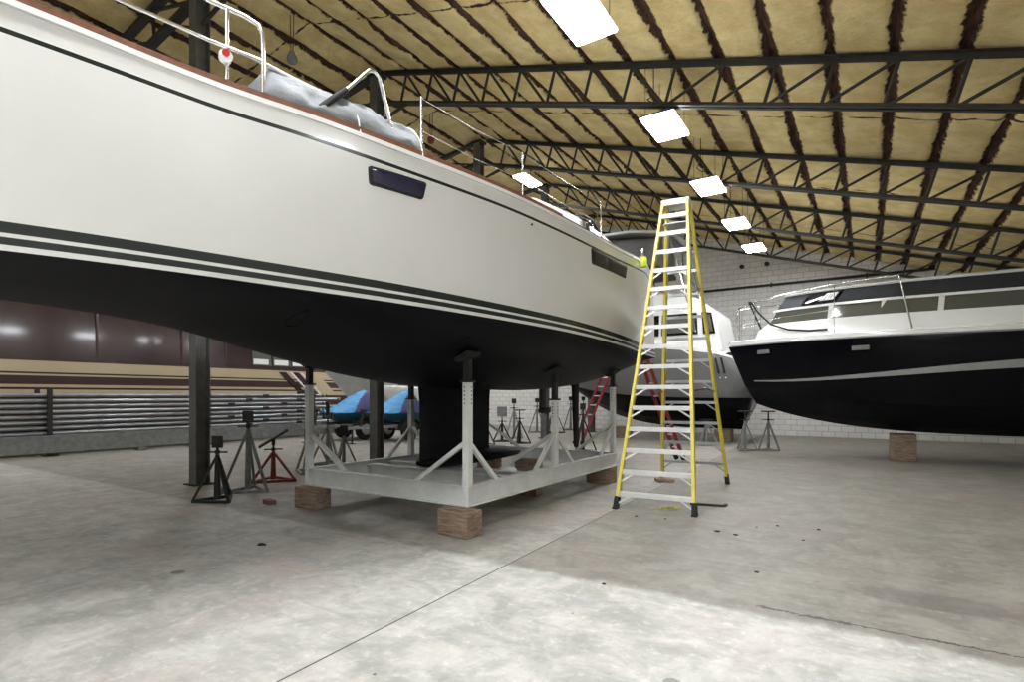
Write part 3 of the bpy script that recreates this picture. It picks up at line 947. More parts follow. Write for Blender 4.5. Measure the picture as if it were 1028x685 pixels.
# ------------------------------------------------------------------ cradle
cr = thing('boat_cradle', 'white steel boat cradle with six braced posts under the yacht', 'boat cradle', (CL, 6.9, 0))
X0, X1, Y0, Y1 = -1.36, 1.36, -2.1, 2.1
BZ = .395; BHt = .23
def beam(name, p0, p1, prof=None):
    m_ = MB(); m_.prism(prof or I_PROF(BHt, .10, .016, .010), p0, p1); return m_.build(name, 'white_painted_steel', cr)
for y in (Y0, Y1): beam('end_beam', (X0 + .06, y, BZ), (X1 - .06, y, BZ))
for x in (X0, X1): beam('side_beam', (x, Y0 - .05, BZ), (x, Y1 + .05, BZ))
for y in (-1.05, -.62): beam('keel_beam', (X0 + .06, y, .375), (X1 - .06, y, .375), I_PROF(.19, .14, .016, .012))
for sx in (-1, 1):
    for jy, y in enumerate((Y0, -.1, Y1 - .1)):
        x = sx * 1.36
        base = .2805 if jy == 0 else .51
        topz = 1.64 if jy != 1 else 1.43
        p = MB(); p.box((x, y, (base + topz) / 2), (.08, .08, topz - base))
        for i in range(5):
            z = topz - .05 - i * .045
            for fy in (-1, 1):
                p.cyl((x - .014, y + fy * .0395, z), (x - .014, y + fy * .0412, z), .009, n=10, mi=1)
            p.cyl((x + sx * .0395, y + .014, z), (x + sx * .0412, y + .014, z), .009, n=10, mi=1)
        po = p.build('post', ['white_painted_steel', 'black_paint'], cr)
        Yw = 6.9 + y
        hz = hull_bottom(Yw, abs(x) - .02)
        p = MB(); p.box((x, y, (topz + hz - .07) / 2), (.07, .07, hz - .07 - topz)); p.box((x, y, topz + .012), (.125, .125, .024))
        ip = p.build('inner_post', 'black_paint', po)
        # swivelling pad lying against the hull
        e = .06
        dzx = (hull_bottom(Yw, abs(x) + e) - hull_bottom(Yw, abs(x) - e)) / (2 * e)
        rot = Matrix.Rotation(-sx * math.atan(dzx), 3, 'Y')
        p = MB(); p.box((x, y, hz - .045), (.20, .24, .045), 0, rot); p.build('hull_pad', 'black_rubber', ip, bevel=.008)
        # braces
        q = .55
        ends = [(x, y + (q if jy < 2 else -q)), (x, y - q)] if jy == 1 else [(x, y + (q if jy == 0 else -q))]
        if jy != 1: ends.append((x - sx * .75, y if jy == 0 else Y1))
        else: ends.append((x - sx * .70, y - .10))
        for ex, ey in ends:
            m_ = MB(); m_.bar((x, y, 1.0 if jy != 1 else .98), (ex, ey, .50), .046, .046); m_.build('brace', 'white_painted_steel', cr)

def timber(loc, size, label, rz=0.0, name='timber_block'):
    m_ = MB(); m_.box((0, 0, size[2] / 2), size)
    o = m_.build(name, 'weathered_timber', None, bevel=.012); o.location = loc; o.rotation_euler = (0, 0, rz)
    return tag(o, label, 'wood block', 'timber stacks under the motor boats' if 'stack' in label else 'timber blocks of the cradle')
timber((-3.68, 4.66, 0), (.42, .26, .278), 'square wood block under the near right cradle corner', R(-3))
timber((-6.25, 4.74, 0), (.42, .26, .278), 'square wood block under the left front cradle corner', R(2))
timber((-3.85, 8.80, 0), (.46, .26, .278), 'wood block under the far right cradle corner', R(1))
timber((-6.25, 8.85, 0), (.42, .26, .278), 'wood block under the far left cradle corner, behind the keel')
timber((-4.30, 7.12, 0), (.36, .24, .535), 'tall wood block inside the cradle beside the keel wing', R(6))
pr = MB()
for i in range(8):
    pass
pr.loft([[(.13 * math.cos(2 * PI * i / 18) * k * (1 + .2 * math.sin(3 * i)), .065 * math.sin(2 * PI * i / 18) * k, z) for i in range(18)] for k, z in ((1, 0), (1.02, .02), (.8, .035 + .01), (.3, .05))])
po_ = pr.build('rag', 'white_paper', None, smooth=60); po_.location = (-4.12, 6.28, .471); tag(po_, 'crumpled white rag lying on the cradle keel beam', 'rag')
po_.rotation_euler = (0, 0, 0)

# ------------------------------------------------------------------ yellow ladder
def step_ladder():
    t = thing('step_ladder', 'very tall yellow fibreglass stepladder with aluminium steps beside the yacht stern', 'stepladder', (-2.41, 8.33, 0), R(4.7))
    ZT = 4.42
    D = 1.43; wb, wt = .505, .178          # half widths
    def fp(s, z, rear=False, w_=None):     # point on a rail centreline
        k = z / ZT
        w = lerp(wb if not rear else .55, wt if not rear else .165, k)
        y = lerp(-D if not rear else D, -.10 if not rear else .10, k)
        return Vector((s * w, y, z))
    for rear in (False, True):
        for s in (-1, 1):
            m_ = MB()
            prof = [(-.018, -.048), (.022, -.048), (.022, -.041), (-.011, -.041), (-.011, .041), (.022, .041), (.022, .048), (-.018, .048)] if not rear else \
                   [(-.020, -.062), (.024, -.062), (.024, -.054), (-.012, -.054), (-.012, .054), (.024, .054), (.024, .062), (-.020, .062)]
            prof = [(a * -s, b) for a, b in prof]
            m_.prism(prof, fp(s, .06, rear), fp(s, ZT - .02, rear), (0, -1 if not rear else 1, 0))
            ro = m_.build('front_rail' if not rear else 'rear_rail', 'yellow_fibreglass', t)
            m_ = MB()
            p0, p1 = fp(s, .004, rear), fp(s, .15, rear)
            m_.bar(p0, p1, .056, .108 if not rear else .134, (0, 1, 0)); m_.box((p0.x, p0.y, .012), (.07, .11, .024))
            m_.build('rubber_foot', 'black_rubber', ro)
    # steps
    NS = 15
    for n in range(1, NS + 1):
        z = .212 + .2843 * (n - 1)
        a, b_ = fp(-1, z), fp(1, z)
        w = b_.x - a.x
        m_ = MB()
        m_.box((0, a.y + .0, z), (w - .024, .095, .006))
        m_.box((0, a.y - .046, z - .024), (w - .024, .004, .052)); m_.box((0, a.y + .046, z - .020), (w - .024, .004, .044))
        for i in range(5): m_.box((0, a.y - .036 + i * .018, z + .0045), (w - .03, .006, .004))
        so_ = m_.build('step', 'aluminium', t)
        if n <= 12:
            m_ = MB(); L_ = min(.16, w * .22) + .03
            for s in (-1, 1):
                q = fp(s, z - .145)
                m_ = MB()
                m_.bar((s * (w / 2 - L_ - .02), a.y - .01, z - .02), (q.x - s * .012, q.y - .01, q.z), .022, .006, (0, 1, 0))
                m_.build('step_brace', 'aluminium', so_)
    # rear horizontal bars
    for n in range(1, 11):
        z = .345 * n
        a, b_ = fp(-1, z, True), fp(1, z, True)
        m_ = MB(); m_.bar(a + Vector((.01, 0, 0)), b_ - Vector((.01, 0, 0)), .030, .046, (0, 0, 1))
        ro = m_.build('rear_bar', 'aluminium_mill', t)
        if n <= 6:
            m_ = MB()
            for s in (-1, 1):
                q = fp(s, z - .14, True)
                m_ = MB()
                m_.bar((s * (b_.x - .17), a.y, z - .015), (q.x - s * .012, q.y, q.z), .020, .006, (0, 1, 0))
                m_.build('rear_brace', 'aluminium_mill', ro)
    # top cap
    m_ = MB()
    m_.box((0, 0, ZT), (wt * 2 + .05, .30, .02)); m_.box((0, -.15, ZT - .035), (wt * 2 + .05, .012, .075)); m_.box((0, .15, ZT - .035), (wt * 2 + .05, .012, .075))
    for s in (-1, 1): m_.box((s * (wt + .025), 0, ZT - .03), (.008, .30, .08))
    m_.build('top_cap', 'aluminium', t, bevel=.004)
    # bucket shelf and spreaders
    m_ = MB(); m_.box((0, .02, 4.08), (.36, .30, .014)); m_.box((0, .17, 4.055), (.36, .01, .06)); m_.build('platform', 'aluminium_mill', t)
    for s in (-1, 1):
        for zz in (1.55, 3.15):
            a, b_ = fp(s, zz), fp(s, zz, True)
            mid_ = (a + b_) / 2 + Vector((0, 0, .05 if zz < 2 else -.03))
            m_ = MB(); m_.bar(a, mid_, .006, .026); m_.bar(mid_, b_, .006, .026); m_.cyl(mid_ - Vector((.01, 0, 0)), mid_ + Vector((.01, 0, 0)), .018, n=10)
            m_.build('spreader', 'aluminium_mill', t)
    # caution sticker strips on the rear rail
    return t
step_ladder()

# ------------------------------------------------------------------ red ladders
def straight_ladder(label, foot, top, width, mat='red_fibreglass', nr=11):
    foot, top = Vector(foot), Vector(top)
    t = thing('extension_ladder', label, 'ladder', foot)
    d = (top - foot); L = d.length; dn = d.normalized()
    side = Vector((-d.y, d.x, 0)).normalized()
    for s in (-1, 1):
        m_ = MB(); m_.bar(side * (s * width / 2), side * (s * width / 2) + d, .03, .08, side.cross(dn))
        ro = m_.build('rail', mat, t)
        m_ = MB(); m_.bar(side * (s * width / 2) - dn * .02 + Vector((0, 0, .02)), side * (s * width / 2) + dn * .12, .045, .095, side.cross(dn)); m_.build('rubber_foot', 'black_rubber', ro)
    for i in range(1, nr):
        c_ = d * (i / nr)
        m_ = MB(); m_.cyl(side * (-width / 2) + c_, side * (width / 2) + c_, .017, n=10); m_.build('rung', 'aluminium', t, smooth=40)
    return t
straight_ladder('red fibreglass ladder leaning on the yacht transom, seen through the yellow stepladder', (-3.62, 12.78, .01), (-4.38, 11.78, 2.95), .27, nr=10)
straight_ladder('red fibreglass ladder leaning on the grey cruiser side, right of the rudder', (-7.44, 15.2, .01), (-6.92, 17.0, 2.95), .30, nr=10)

# ------------------------------------------------------------------ jack stands
def jack_stand(label, x, y, h, mat, head='pad', rz=0.0, base=.42, tilt=0.0, apex=None, pmat='black_paint'):
    """three splayed legs on a triangular base, screw and head; h = height of the head"""
    t = thing('jack_stand', label, 'boat stand', (x, y, 0), rz, 'boat stands')
    az = apex or h * .70
    m_ = MB(); m_.cyl((0, 0, .03), (0, 0, az), .05 if base > .3 else .04, .03, n=14); m_.build('tube', mat, t, smooth=40)
    pts = [Vector((base * math.cos(R(90 + 120 * i)), base * math.sin(R(90 + 120 * i)), .02)) for i in range(3)]
    for i in range(3):
        m_ = MB(); m_.bar(pts[i], (pts[i].x * .06, pts[i].y * .06, az * .93), .035, .035); m_.build('leg', mat, t)
    m_ = MB()
    for i in range(3): m_.bar(pts[i], pts[(i + 1) % 3], .05, .04)
    m_.build('base_frame', mat, t)
    m_ = MB(); m_.cyl((0, 0, az - .05), (0, 0, h), .018, n=10)
    m_.build('screw', 'steel_dark', t, smooth=40)
    m_ = MB(); m_.cyl((-.15, 0, az + .035), (.15, 0, az + .035), .012, n=8); m_.cyl((0, 0, az + .01), (0, 0, az + .06), .035, n=10); m_.build('screw_handle', 'steel_dark', t, smooth=40)
    if head == 'pad':
        m_ = MB(); m_.box((0, 0, h + .0), (.16, .03, .17), 0, Matrix.Rotation(tilt, 3, 'Y')); m_.build('pad', pmat, t, bevel=.006)
    elif head == 'plate':
        m_ = MB(); m_.box((0, 0, h + .02), (.34, .20, .035), 0, Matrix.Rotation(tilt, 3, 'Y')); m_.build('pad', pmat, t, bevel=.006)
    elif head == 'board':
        m_ = MB(); m_.box((0, 0, h + .10), (.55, .26, .04), 0, Matrix.Rotation(tilt, 3, 'Y')); m_.build('pad', pmat, t, bevel=.006)
        m_ = MB(); m_.cyl((0, 0, h - .02), (0, 0, h + .09), .03, n=10); m_.build('swivel', 'steel_dark', t)
    elif head == 'square':
        m_ = MB(); m_.box((0, 0, h), (.32, .05, .32), 0, Matrix.Rotation(tilt, 3, 'X')); m_.build('pad', pmat, t, bevel=.006)
    elif head == 'vee':
        m_ = MB(); m_.box((0, 0, h - .02), (.20, .06, .03)); m_.box((-.09, 0, h + .04), (.025, .06, .14)); m_.box((.09, 0, h + .04), (.025, .06, .14)); m_.build('yoke', pmat, t)
        m_ = MB(); m_.box((0, 0, h + .19), (.07, .05, .28)); m_.build('pad', pmat, t)
    return t
cam_rz = R(32.9)
jack_stand('tall grey jack stand with small dark pad, left of the red stand', -8.14, 4.98, 1.17, 'grey_stand_paint', 'pad', cam_rz + R(10), .38, apex=.98)
jack_stand('red jack stand with tilted black board on top', -8.75, 5.82, .645, 'red_stand_paint', 'board', cam_rz + R(25), .40, tilt=R(-32), apex=.52)
jack_stand('low black jack stand at the left edge of the photo', -7.75, 4.28, .84, 'black_paint', 'pad', cam_rz + R(-6), .31, apex=.66)
jack_stand('grey jack stand with black forked head, in front of the jet ski bow', -9.84, 7.85, 1.02, 'grey_stand_paint', 'vee', cam_rz, .36, apex=.86)
jack_stand('short grey jack stand in front of the jet ski trailer wheel', -9.03, 7.60, .80, 'grey_stand_paint', 'pad', cam_rz + R(40), .29, apex=.67)
jack_stand('grey jack stand half hidden behind the left front cradle post', -9.10, 6.85, 1.10, 'galvanised', 'pad', cam_rz + R(60), .40, apex=.88)
jack_stand('dark jack stand with flat T head, right of the one with the square pad', -9.12, 14.55, 1.02, 'black_paint', 'plate', cam_rz + R(12), .36, apex=.74)
jack_stand('dark jack stand with large grey square pad behind the keel', -9.96, 14.82, .97, 'black_paint', 'square', cam_rz + R(5), .34, tilt=R(-8), apex=.62, pmat='grey_stand_paint')
jack_stand('dark jack stand with flat head just right of the keel', -9.68, 13.43, 1.06, 'black_paint', 'plate', cam_rz + R(50), .34, apex=.72)
jack_stand('pale tapered jack stand between the square pad and T headed stands', -10.35, 16.15, 1.30, 'galvanised', 'pad', cam_rz, .34, apex=1.02)
jack_stand('jack stand beyond the sail drive, left one of two', -11.2, 19.2, 1.30, 'grey_stand_paint', 'pad', cam_rz, .40, apex=1.02)
jack_stand('jack stand beyond the sail drive, right one of two', -10.5, 19.3, 1.38, 'steel_dark', 'pad', cam_rz + R(30), .44, apex=1.12)
jack_stand('jack stand by the back wall, left of the rudder', -10.75, 21.3, 1.36, 'grey_stand_paint', 'pad', cam_rz, .40, apex=1.08)
jack_stand('jack stand by the back wall, right of the rudder', -10.10, 21.2, 1.36, 'grey_stand_paint', 'pad', cam_rz, .40, apex=1.08)
jack_stand('dark jack stand between the left red ladder and the far right cradle post', -6.35, 13.3, 1.20, 'steel_dark', 'pad', cam_rz + R(20), .36, apex=.95)
jack_stand('grey jack stand under the black boat bow, left one of the pair', -2.78, 16.0, 1.04, 'grey_stand_paint', 'plate', cam_rz + R(15), .30, apex=.80)
jack_stand('grey jack stand under the black boat bow, right one of the pair', -2.25, 16.35, 1.04, 'grey_stand_paint', 'plate', cam_rz + R(-20), .30, apex=.80)
jack_stand('small pale jack stand under the grey cruiser, seen through the ladder rear bars', -4.05, 17.1, .74, 'galvanised', 'plate', cam_rz, .34, apex=.68)

# ------------------------------------------------------------------ powerboats
def power_hull(parent, L, B, zk, zc, zd, rise, rake, mats, stern_round=0.0, name='hull', fore=.45, tuck=0.0, drop=0.0):
    """local +x is forward, origin at stern on the centreline. mats: [topsides, bottom, deck]"""
    def shp(u, p):
        s = 1.0 if u < fore else max(0.0, 1 - ((u - fore) / (1 - fore)) ** p)
        if stern_round and u < stern_round:
            s *= math.sqrt(max(0.0, 1 - (1 - u / stern_round) ** 2 * .55))
        return s
    NU = 40
    def rowpt(kind, u):
        lo = drop * max(0.0, 1 - u / .38) ** 1.4
        tk = tuck * (1 - u) ** 9
        if kind == 'deck': return (u * L + tk, B / 2 * shp(u, 2.2), zd + rise * u * u - lo)
        if kind == 'rub':
            return (u * (L - .03) + tk * .80, B / 2 * shp(u, 2.2) * 1.0 + .02, zd - .12 + rise * u * u - lo)
        if kind == 'chine': return (u * (L - rake * .62), B / 2 * .86 * shp(u, 1.7), zc + (zd - zc) * .30 * u ** 3)
        if kind == 'keel': return (u * (L - rake) + tk * .5, 0.0, zk + (zc - zk) * 1.05 * u ** 4)
    seq = []
    def mixrow(a, b, t, bulge=0.0):
        def f_(u):
            p, q = rowpt(a, u), rowpt(b, u)
            r = [lerp(p[i], q[i], t) + (bulge * math.sin(PI * t) if i == 1 and u < .98 else 0) for i in range(3)]
            if tuck and a == 'rub': r[0] -= tuck * (1 - u) ** 9 * .38 * math.sin(PI * t)
            return tuple(r)
        return f_
    for t in (0.0,): seq.append((lambda u: rowpt('deck', u), 2))
    seq.append((lambda u: rowpt('rub', u), 0))
    for t in (.2, .4, .6, .8): seq.append((mixrow('rub', 'chine', t, .03), 0))
    seq.append((lambda u: rowpt('chine', u), 1))
    for t in (.33, .66): seq.append((mixrow('chine', 'keel', t, .02), 1))
    seq.append((lambda u: rowpt('keel', u), 1))
    vs, fs, ms = [], [], []
    n = NU + 1
    for fn, mi in seq:
        for i in range(n):
            u = i / NU
            u = 1 - (1 - u) ** 1.3 if not tuck else u ** 1.4
            vs.append(fn(u))
    S = len(vs)
    vs += [(a, -b, c) for a, b, c in vs]
    for j in range(len(seq) - 1):
        for i in range(NU):
            a = j * n + i; q = (a, a + 1, a + 1 + n, a + n)
            fs.append(q); ms.append(seq[j][1]); fs.append(tuple(reversed([k_ + S for k_ in q]))); ms.append(seq[j][1])
        a = j * n
        fs.append((a, a + n, a + n + S, a + S)); ms.append(seq[j][1])
    mb = MB(); mb.v, mb.f, mb.m = vs, fs, ms
    o = mb.build(name, mats, parent, smooth=42)
    import bmesh
    bm = bmesh.new(); bm.from_mesh(o.data); bmesh.ops.remove_doubles(bm, verts=bm.verts, dist=.0008); bmesh.ops.recalc_face_normals(bm, faces=bm.faces); bm.to_mesh(o.data); bm.free()
    # deck
    d = MB(); rings = []
    for i in range(37):
        u = (i / 36) ** 1.3 * .985
        x, y, z = rowpt('deck', u)
        y = max(.02, y - .01)
        cr_ = .12 * clamp(y / (B / 2)) 
        rings.append([(x, -y, z - .01), (x, -y * .9, z + .03), (x, -y * .5, z + .03 + cr_ * .7), (x, 0, z + .03 + cr_), (x, y * .5, z + .03 + cr_ * .7), (x, y * .9, z + .03), (x, y, z - .01)])
    d.loft(rings, False, False); d.build('deck', mats[2], parent, smooth=50)
    return rowpt

# grey cruiser, lying across the hall, stern to the right
gb = thing('cabin_cruiser', 'grey and white cabin cruiser with hardtop behind the yellow ladder', 'motor boat', (-2.92, 18.6, 0), PI)
gb.scale = (.95, 1.0, 1.0)
gp = power_hull(gb, 8.2, 3.0, .42, 1.42, 3.10, .10, 2.0, ['silver_gelcoat', 'black_gelcoat', 'white_gelcoat'], stern_round=.10, tuck=.72, drop=.34)
def slab(mb, prof, y0, y1, mi=0):
    """x-z profile swept across y"""
    mb.loft([[(x, y0, z) for x, z in prof], [(x, y1, z) for x, z in prof]], True, True, mi)
c = MB(); rings = []
cab = [(.78, 2.86), (1.02, 4.08), (1.22, 4.25), (3.6, 4.28), (4.3, 4.05), (5.3, 3.25), (5.6, 3.05)]
for y, k in ((-1.18, .97), (-1.05, 1.0), (1.05, 1.0), (1.18, .97)):
    rings.append([(x, y * (1 if z < 3.5 else .93), 3.0 + (z - 3.0) * k) for x, z in cab])
c.loft(rings); c.build('cabin', 'white_gelcoat', gb, smooth=30)
def quad_panel(name, pts, mat, parent, th=.02, nrm=None):
    """thin bevelled panel from four coplanar points"""
    P = [Vector(p) for p in pts]
    n_ = (P[1] - P[0]).cross(P[2] - P[0]).normalized() * th
    mb = MB(); mb.loft([[p - n_ for p in P], [p + n_ for p in P]]); return mb.build(name, mat, parent)
for s in (-1, 1):
    y = lambda z: s * (1.18 - .078 * clamp((z - 3.0) / 1.2) + .0)
    fr = quad_panel('side_window', [(1.0, s * 1.165, 3.40), (1.14, s * 1.105, 4.05), (1.45, s * 1.105, 4.08), (1.38, s * 1.165, 3.40)], 'black_acrylic', gb, .02)
    quad_panel('pane', [(1.07, s * 1.185, 3.46), (1.18, s * 1.128, 3.99), (1.38, s * 1.128, 4.01), (1.33, s * 1.185, 3.46)], 'grey_glass', fr, .012)
    fr = quad_panel('side_window', [(1.55, s * 1.165, 3.40), (1.60, s * 1.105, 4.08), (2.75, s * 1.105, 4.08), (2.75, s * 1.165, 3.40)], 'black_acrylic', gb, .02)
    quad_panel('pane', [(1.62, s * 1.185, 3.47), (1.66, s * 1.128, 4.01), (2.68, s * 1.128, 4.01), (2.68, s * 1.185, 3.47)], 'grey_glass', fr, .012)
    fr = quad_panel('side_window', [(2.85, s * 1.165, 3.40), (2.85, s * 1.105, 4.08), (3.75, s * 1.105, 4.05), (4.6, s * 1.165, 3.44)], 'black_acrylic', gb, .02)
# flybridge, hardtop
c = MB(); rings = []
for x, h, w in ((1.6, .35, 1.0), (2.4, .55, 1.0), (4.1, .62, .95), (4.5, .1, .8)):
    rings.append([(x, -w, 4.22), (x + .1, -w * .92, 4.24 + h), (x + .1, w * .92, 4.24 + h), (x, w, 4.22)])
c.loft(rings); c.build('flybridge', 'white_gelcoat', gb, smooth=30)
c = MB(); slab(c, [(4.05, 4.82), (4.2, 4.82), (4.0, 5.25), (3.93, 5.25)], -.8, .8); c.build('flybridge_screen', 'grey_glass', gb)
HZ = .52
ht = MB(); rings = []
for x, z, w in ((2.3, 6.02, 1.25), (2.7, 6.14, 1.4), (3.8, 6.30, 1.45), (5.1, 6.36, 1.35), (5.5, 6.30, 1.1)):
    rings.append([(x, -w, z + HZ), (x, -w * .95, z + HZ + .10), (x, 0, z + HZ + .16), (x, w * .95, z + HZ + .10), (x, w, z + HZ)])
ht.loft(rings); hto = ht.build('hardtop', 'white_gelcoat', gb, smooth=40)
ht = MB(); rings = []
for x, z, w in ((2.4, 6.01, 1.15), (2.8, 6.11, 1.3), (3.8, 6.27, 1.35), (5.0, 6.33, 1.25), (5.4, 6.28, 1.0)):
    rings.append([(x, -w, z + HZ), (x, w, z + HZ), (x, w, z + HZ + .02), (x, -w, z + HZ + .02)])
ht.loft(rings); ht.build('headliner', 'grey_underside', hto)
for s in (-1, 1):
    for xa, xb, za in ((1.9, 2.5, 4.30), (2.6, 2.75, 4.75), (4.05, 4.6, 4.80)):
        c = MB(); c.cyl((xa, s * .92, za), (xb, s * 1.15, 6.12 + HZ + (.12 if xb > 2.7 else -.05)), .024, n=10); c.build('hardtop_post', 'stainless', gb, smooth=40)
c = MB(); c.loft([[(3.0, y, 5.75), (5.15, y, 5.75), (5.2, y, 6.84), (3.0, y, 6.62)] for y in (-1.08, 1.08)]); tag(c.build('canvas_curtain', 'grey_underside', hto), 'grey canvas side curtains')
c = MB(); c.loft([[(2.95, y, 5.62), (5.18, y, 5.62), (5.18, y, 5.75), (2.95, y, 5.75)] for y in (-1.1, 1.1)]); c.build('curtain_hem', 'black_canvas', hto)
c = MB(); c.box((3.4, 0, 6.3 + HZ + .13), (.3, .3, .14), 0, None, .8); c.build('radar_dome', 'white_gelcoat', hto, bevel=.03)
# dark bulk of curtains under the hardtop
c = MB(); c.box((3.9, -.3, 5.55), (.5, .9, .10)); c.cyl((3.9, -.3, 4.6), (3.9, -.3, 5.5), .04, n=8); c.build('helm_console', 'black_canvas', gb)
# three slanted vents at the quarter (near side faces -Y world = +y local after turning)
for i in range(3):
    x = .62 + .17 * i
    v = MB()
    for dy in (0,):
        v.loft([[(x + .10, 1.35, 2.62), (x + .10 + .07, 1.35, 2.62), (x + .07, 1.35, 2.15), (x, 1.35, 2.15)], [(x + .10, 1.515, 2.62), (x + .17, 1.515, 2.62), (x + .07, 1.475, 2.15), (x, 1.475, 2.15)]])
    v.build('hull_vent', 'black_paint', gb)
for i in range(3):
    v = MB(); v.cyl((.62 + .17 * i, 1.33, 2.02), (.62 + .17 * i, 1.475, 2.02), .018, n=10); v.build('outlet', 'white_gelcoat', gb)
v = MB(); v.loft([[(2.9, 1.35, 2.52), (3.3, 1.35, 2.52), (3.2, 1.35, 2.42), (2.95, 1.35, 2.42)], [(2.9, 1.515, 2.52), (3.3, 1.515, 2.52), (3.2, 1.505, 2.42), (2.95, 1.505, 2.42)]]); v.build('hull_port', 'black_acrylic', gb)
# bow rail of the cruiser
c = MB(); c.tube([gp('deck', .62), tuple(Vector(gp('deck', .64)) + Vector((0, -.1, .55))), tuple(Vector(gp('deck', .8)) + Vector((0, -.1, .6))), tuple(Vector(gp('deck', .97)) + Vector((0, -.03, .62)))], .014, 8)
c.build('bow_rail', 'stainless', gb, smooth=50)
# cradle blocks under the cruiser
for x, lab in ((1.0, 'timber stack under the grey cruiser stern'), (4.6, 'timber stack under the grey cruiser middle')):
    timber((-2.92 - x * .95, 18.6, 0), (.5, .5, .40), lab)

# black motor boat, bow towards the left
kb_ = thing('motor_yacht', 'glossy black hulled motor boat with white deck and bow rail at right', 'motor boat', (4.3, 15.6, 0), PI)
kp = power_hull(kb_, 7.45, 3.2, .62, 1.25, 2.86, .05, .72, ['black_gelcoat', 'dark_antifouling', 'white_gelcoat'], fore=.40)
def flank(u, t, off):
    p, q = Vector(kp('rub', u)), Vector(kp('chine', u))
    r = p.lerp(q, t); r.y += .03 * math.sin(PI * t) + off
    return r
for s in (1, -1):
    sw = MB(); rings = []
    for i in range(25):
        u = lerp(.22, .955, i / 24)
        tc_ = lerp(.42, .82, (i / 24) ** 1.3); hw = lerp(.055, .012, (i / 24)) 
        a, b_ = flank(u, tc_ - hw, .008), flank(u, tc_ + hw, .008)
        a2, b2 = flank(u, tc_ - hw, -.03), flank(u, tc_ + hw, -.03)
        rings.append([(p.x, p.y * s, p.z) for p in (a, b_, b2, a2)])
    sw.loft(rings); tag(sw.build('hull_stripe', 'stripe_silver', kb_, smooth=40), 'sweeping silver stripe')
    rr = MB(); rr.tube([(kp('rub', u)[0], s * (kp('rub', u)[1] + .01), kp('rub', u)[2] + .01) for u in [i / 24 * .99 for i in range(25)]], .022, 8); rr.build('rub_rail', 'stripe_silver', kb_, smooth=50)
    for uu in (.60, .88):
        a = flank(uu, .16, .004)
        v = MB(); v.box((a.x, a.y * s, a.z), (.34, .05, .10), 0, Matrix.Rotation(-s * math.atan((flank(uu + .02, .16, 0).y - flank(uu - .02, .16, 0).y) / .3) * -1, 3, 'Z')); v.build('hull_port', 'grey_underside', kb_, bevel=.01)
def ZC(z): return 2.86 + (z - 3.06) * .78
def cab_ring(xf, w, z, xa=1.2):
    """plan outline of the cabin at one height: square aft, tapering to a narrow front"""
    half = [(xa, 1.16 * w), (xf - 2.3, 1.14 * w), (xf - 1.3, .98 * w), (xf - .5, .70 * w), (xf, .44 * w)]
    z = ZC(z)
    return [(x, y, z) for x, y in half] + [(x, -y, z) for x, y in reversed(half)]
def cab(name, levels, mat, smooth=None):
    c = MB(); c.loft([cab_ring(*l) for l in levels], True, True); return c.build(name, mat, kb_, smooth=smooth)
cab('cabin', [(6.75, 1.0, 3.02), (6.62, 1.0, 3.40), (6.42, .97, 3.60)], 'white_gelcoat', 30)
wb = cab('cabin_window', [(6.36, .95, 3.59), (6.20, .925, 4.00)], 'grey_glass')
for s in (1, -1):
    for (x, y) in ((3.0, 1.12), (4.0, 1.09), (5.02, .95)):
        c = MB(); c.bar((x, s * y * .965, ZC(3.58)), (x - .03, s * y * .945, ZC(4.0)), .10, .04, (0, 1, 0)); c.build('window_post', 'white_gelcoat', wb)
cab('ledge', [(6.28, .96, 3.99), (6.26, .96, 4.06)], 'white_gelcoat')
tag(cab('canvas_enclosure', [(6.20, .92, 4.05), (5.98, .87, 4.47)], 'black_canvas'), 'black canvas and windscreen enclosure')
def cp(t, xf): return lerp(xf - 1.3, xf - .5, t), lerp(.98, .70, t)
for s in (1, -1):
    P_ = []
    for t, xf, w, z in ((.04, 6.17, .92, 4.10), (.96, 6.17, .92, 4.10), (.96, 6.0, .875, 4.42), (.04, 6.0, .875, 4.42)):
        x, y = cp(t, xf); P_.append((x, s * y * w, ZC(z)))
    quad_panel('windscreen', P_, 'black_acrylic', kb_, .012)
quad_panel('windscreen', [(6.17, -.33, ZC(4.10)), (6.17, .33, ZC(4.10)), (6.0, .33, ZC(4.42)), (6.0, -.33, ZC(4.42))], 'black_acrylic', kb_, .012)
cab('roof', [(6.02, .90, 4.46), (6.04, .92, 4.50), (5.9, .84, 4.56)], 'white_gelcoat', 30)
P_ = []
for t, xf, w, z in ((.10, 6.17, .92, 4.16), (.48, 6.17, .92, 4.16), (.42, 6.03, .88, 4.385), (.12, 6.03, .88, 4.385)):
    x, y = cp(t, xf); P_.append(Vector((x, y * w, ZC(z))) + Vector((.011, .029, .006)))
npo = quad_panel('paper_notice', P_, 'white_paper', None, .003)
npo.location = kb_.location; npo.rotation_euler = kb_.rotation_euler
tag(npo, 'white paper sheet in the black boat windscreen', 'paper')
def pat(u, v): return P_[0].lerp(P_[1], u).lerp(P_[3].lerp(P_[2], u), v) + Vector((.0012, .0032, .0006))
nb = MB()
for (u, v0, v1) in ((.25, .25, .72), (.45, .35, .80), (.66, .22, .76)):
    q_ = [pat(u, v0), pat(u + .06, v0), pat(u + .12, v1), pat(u + .06, v1)]
    nb.loft([q_, [p + Vector((.0006, .0014, .0003)) for p in q_]])
nb.build('printed_marks', 'grey_underside', npo)
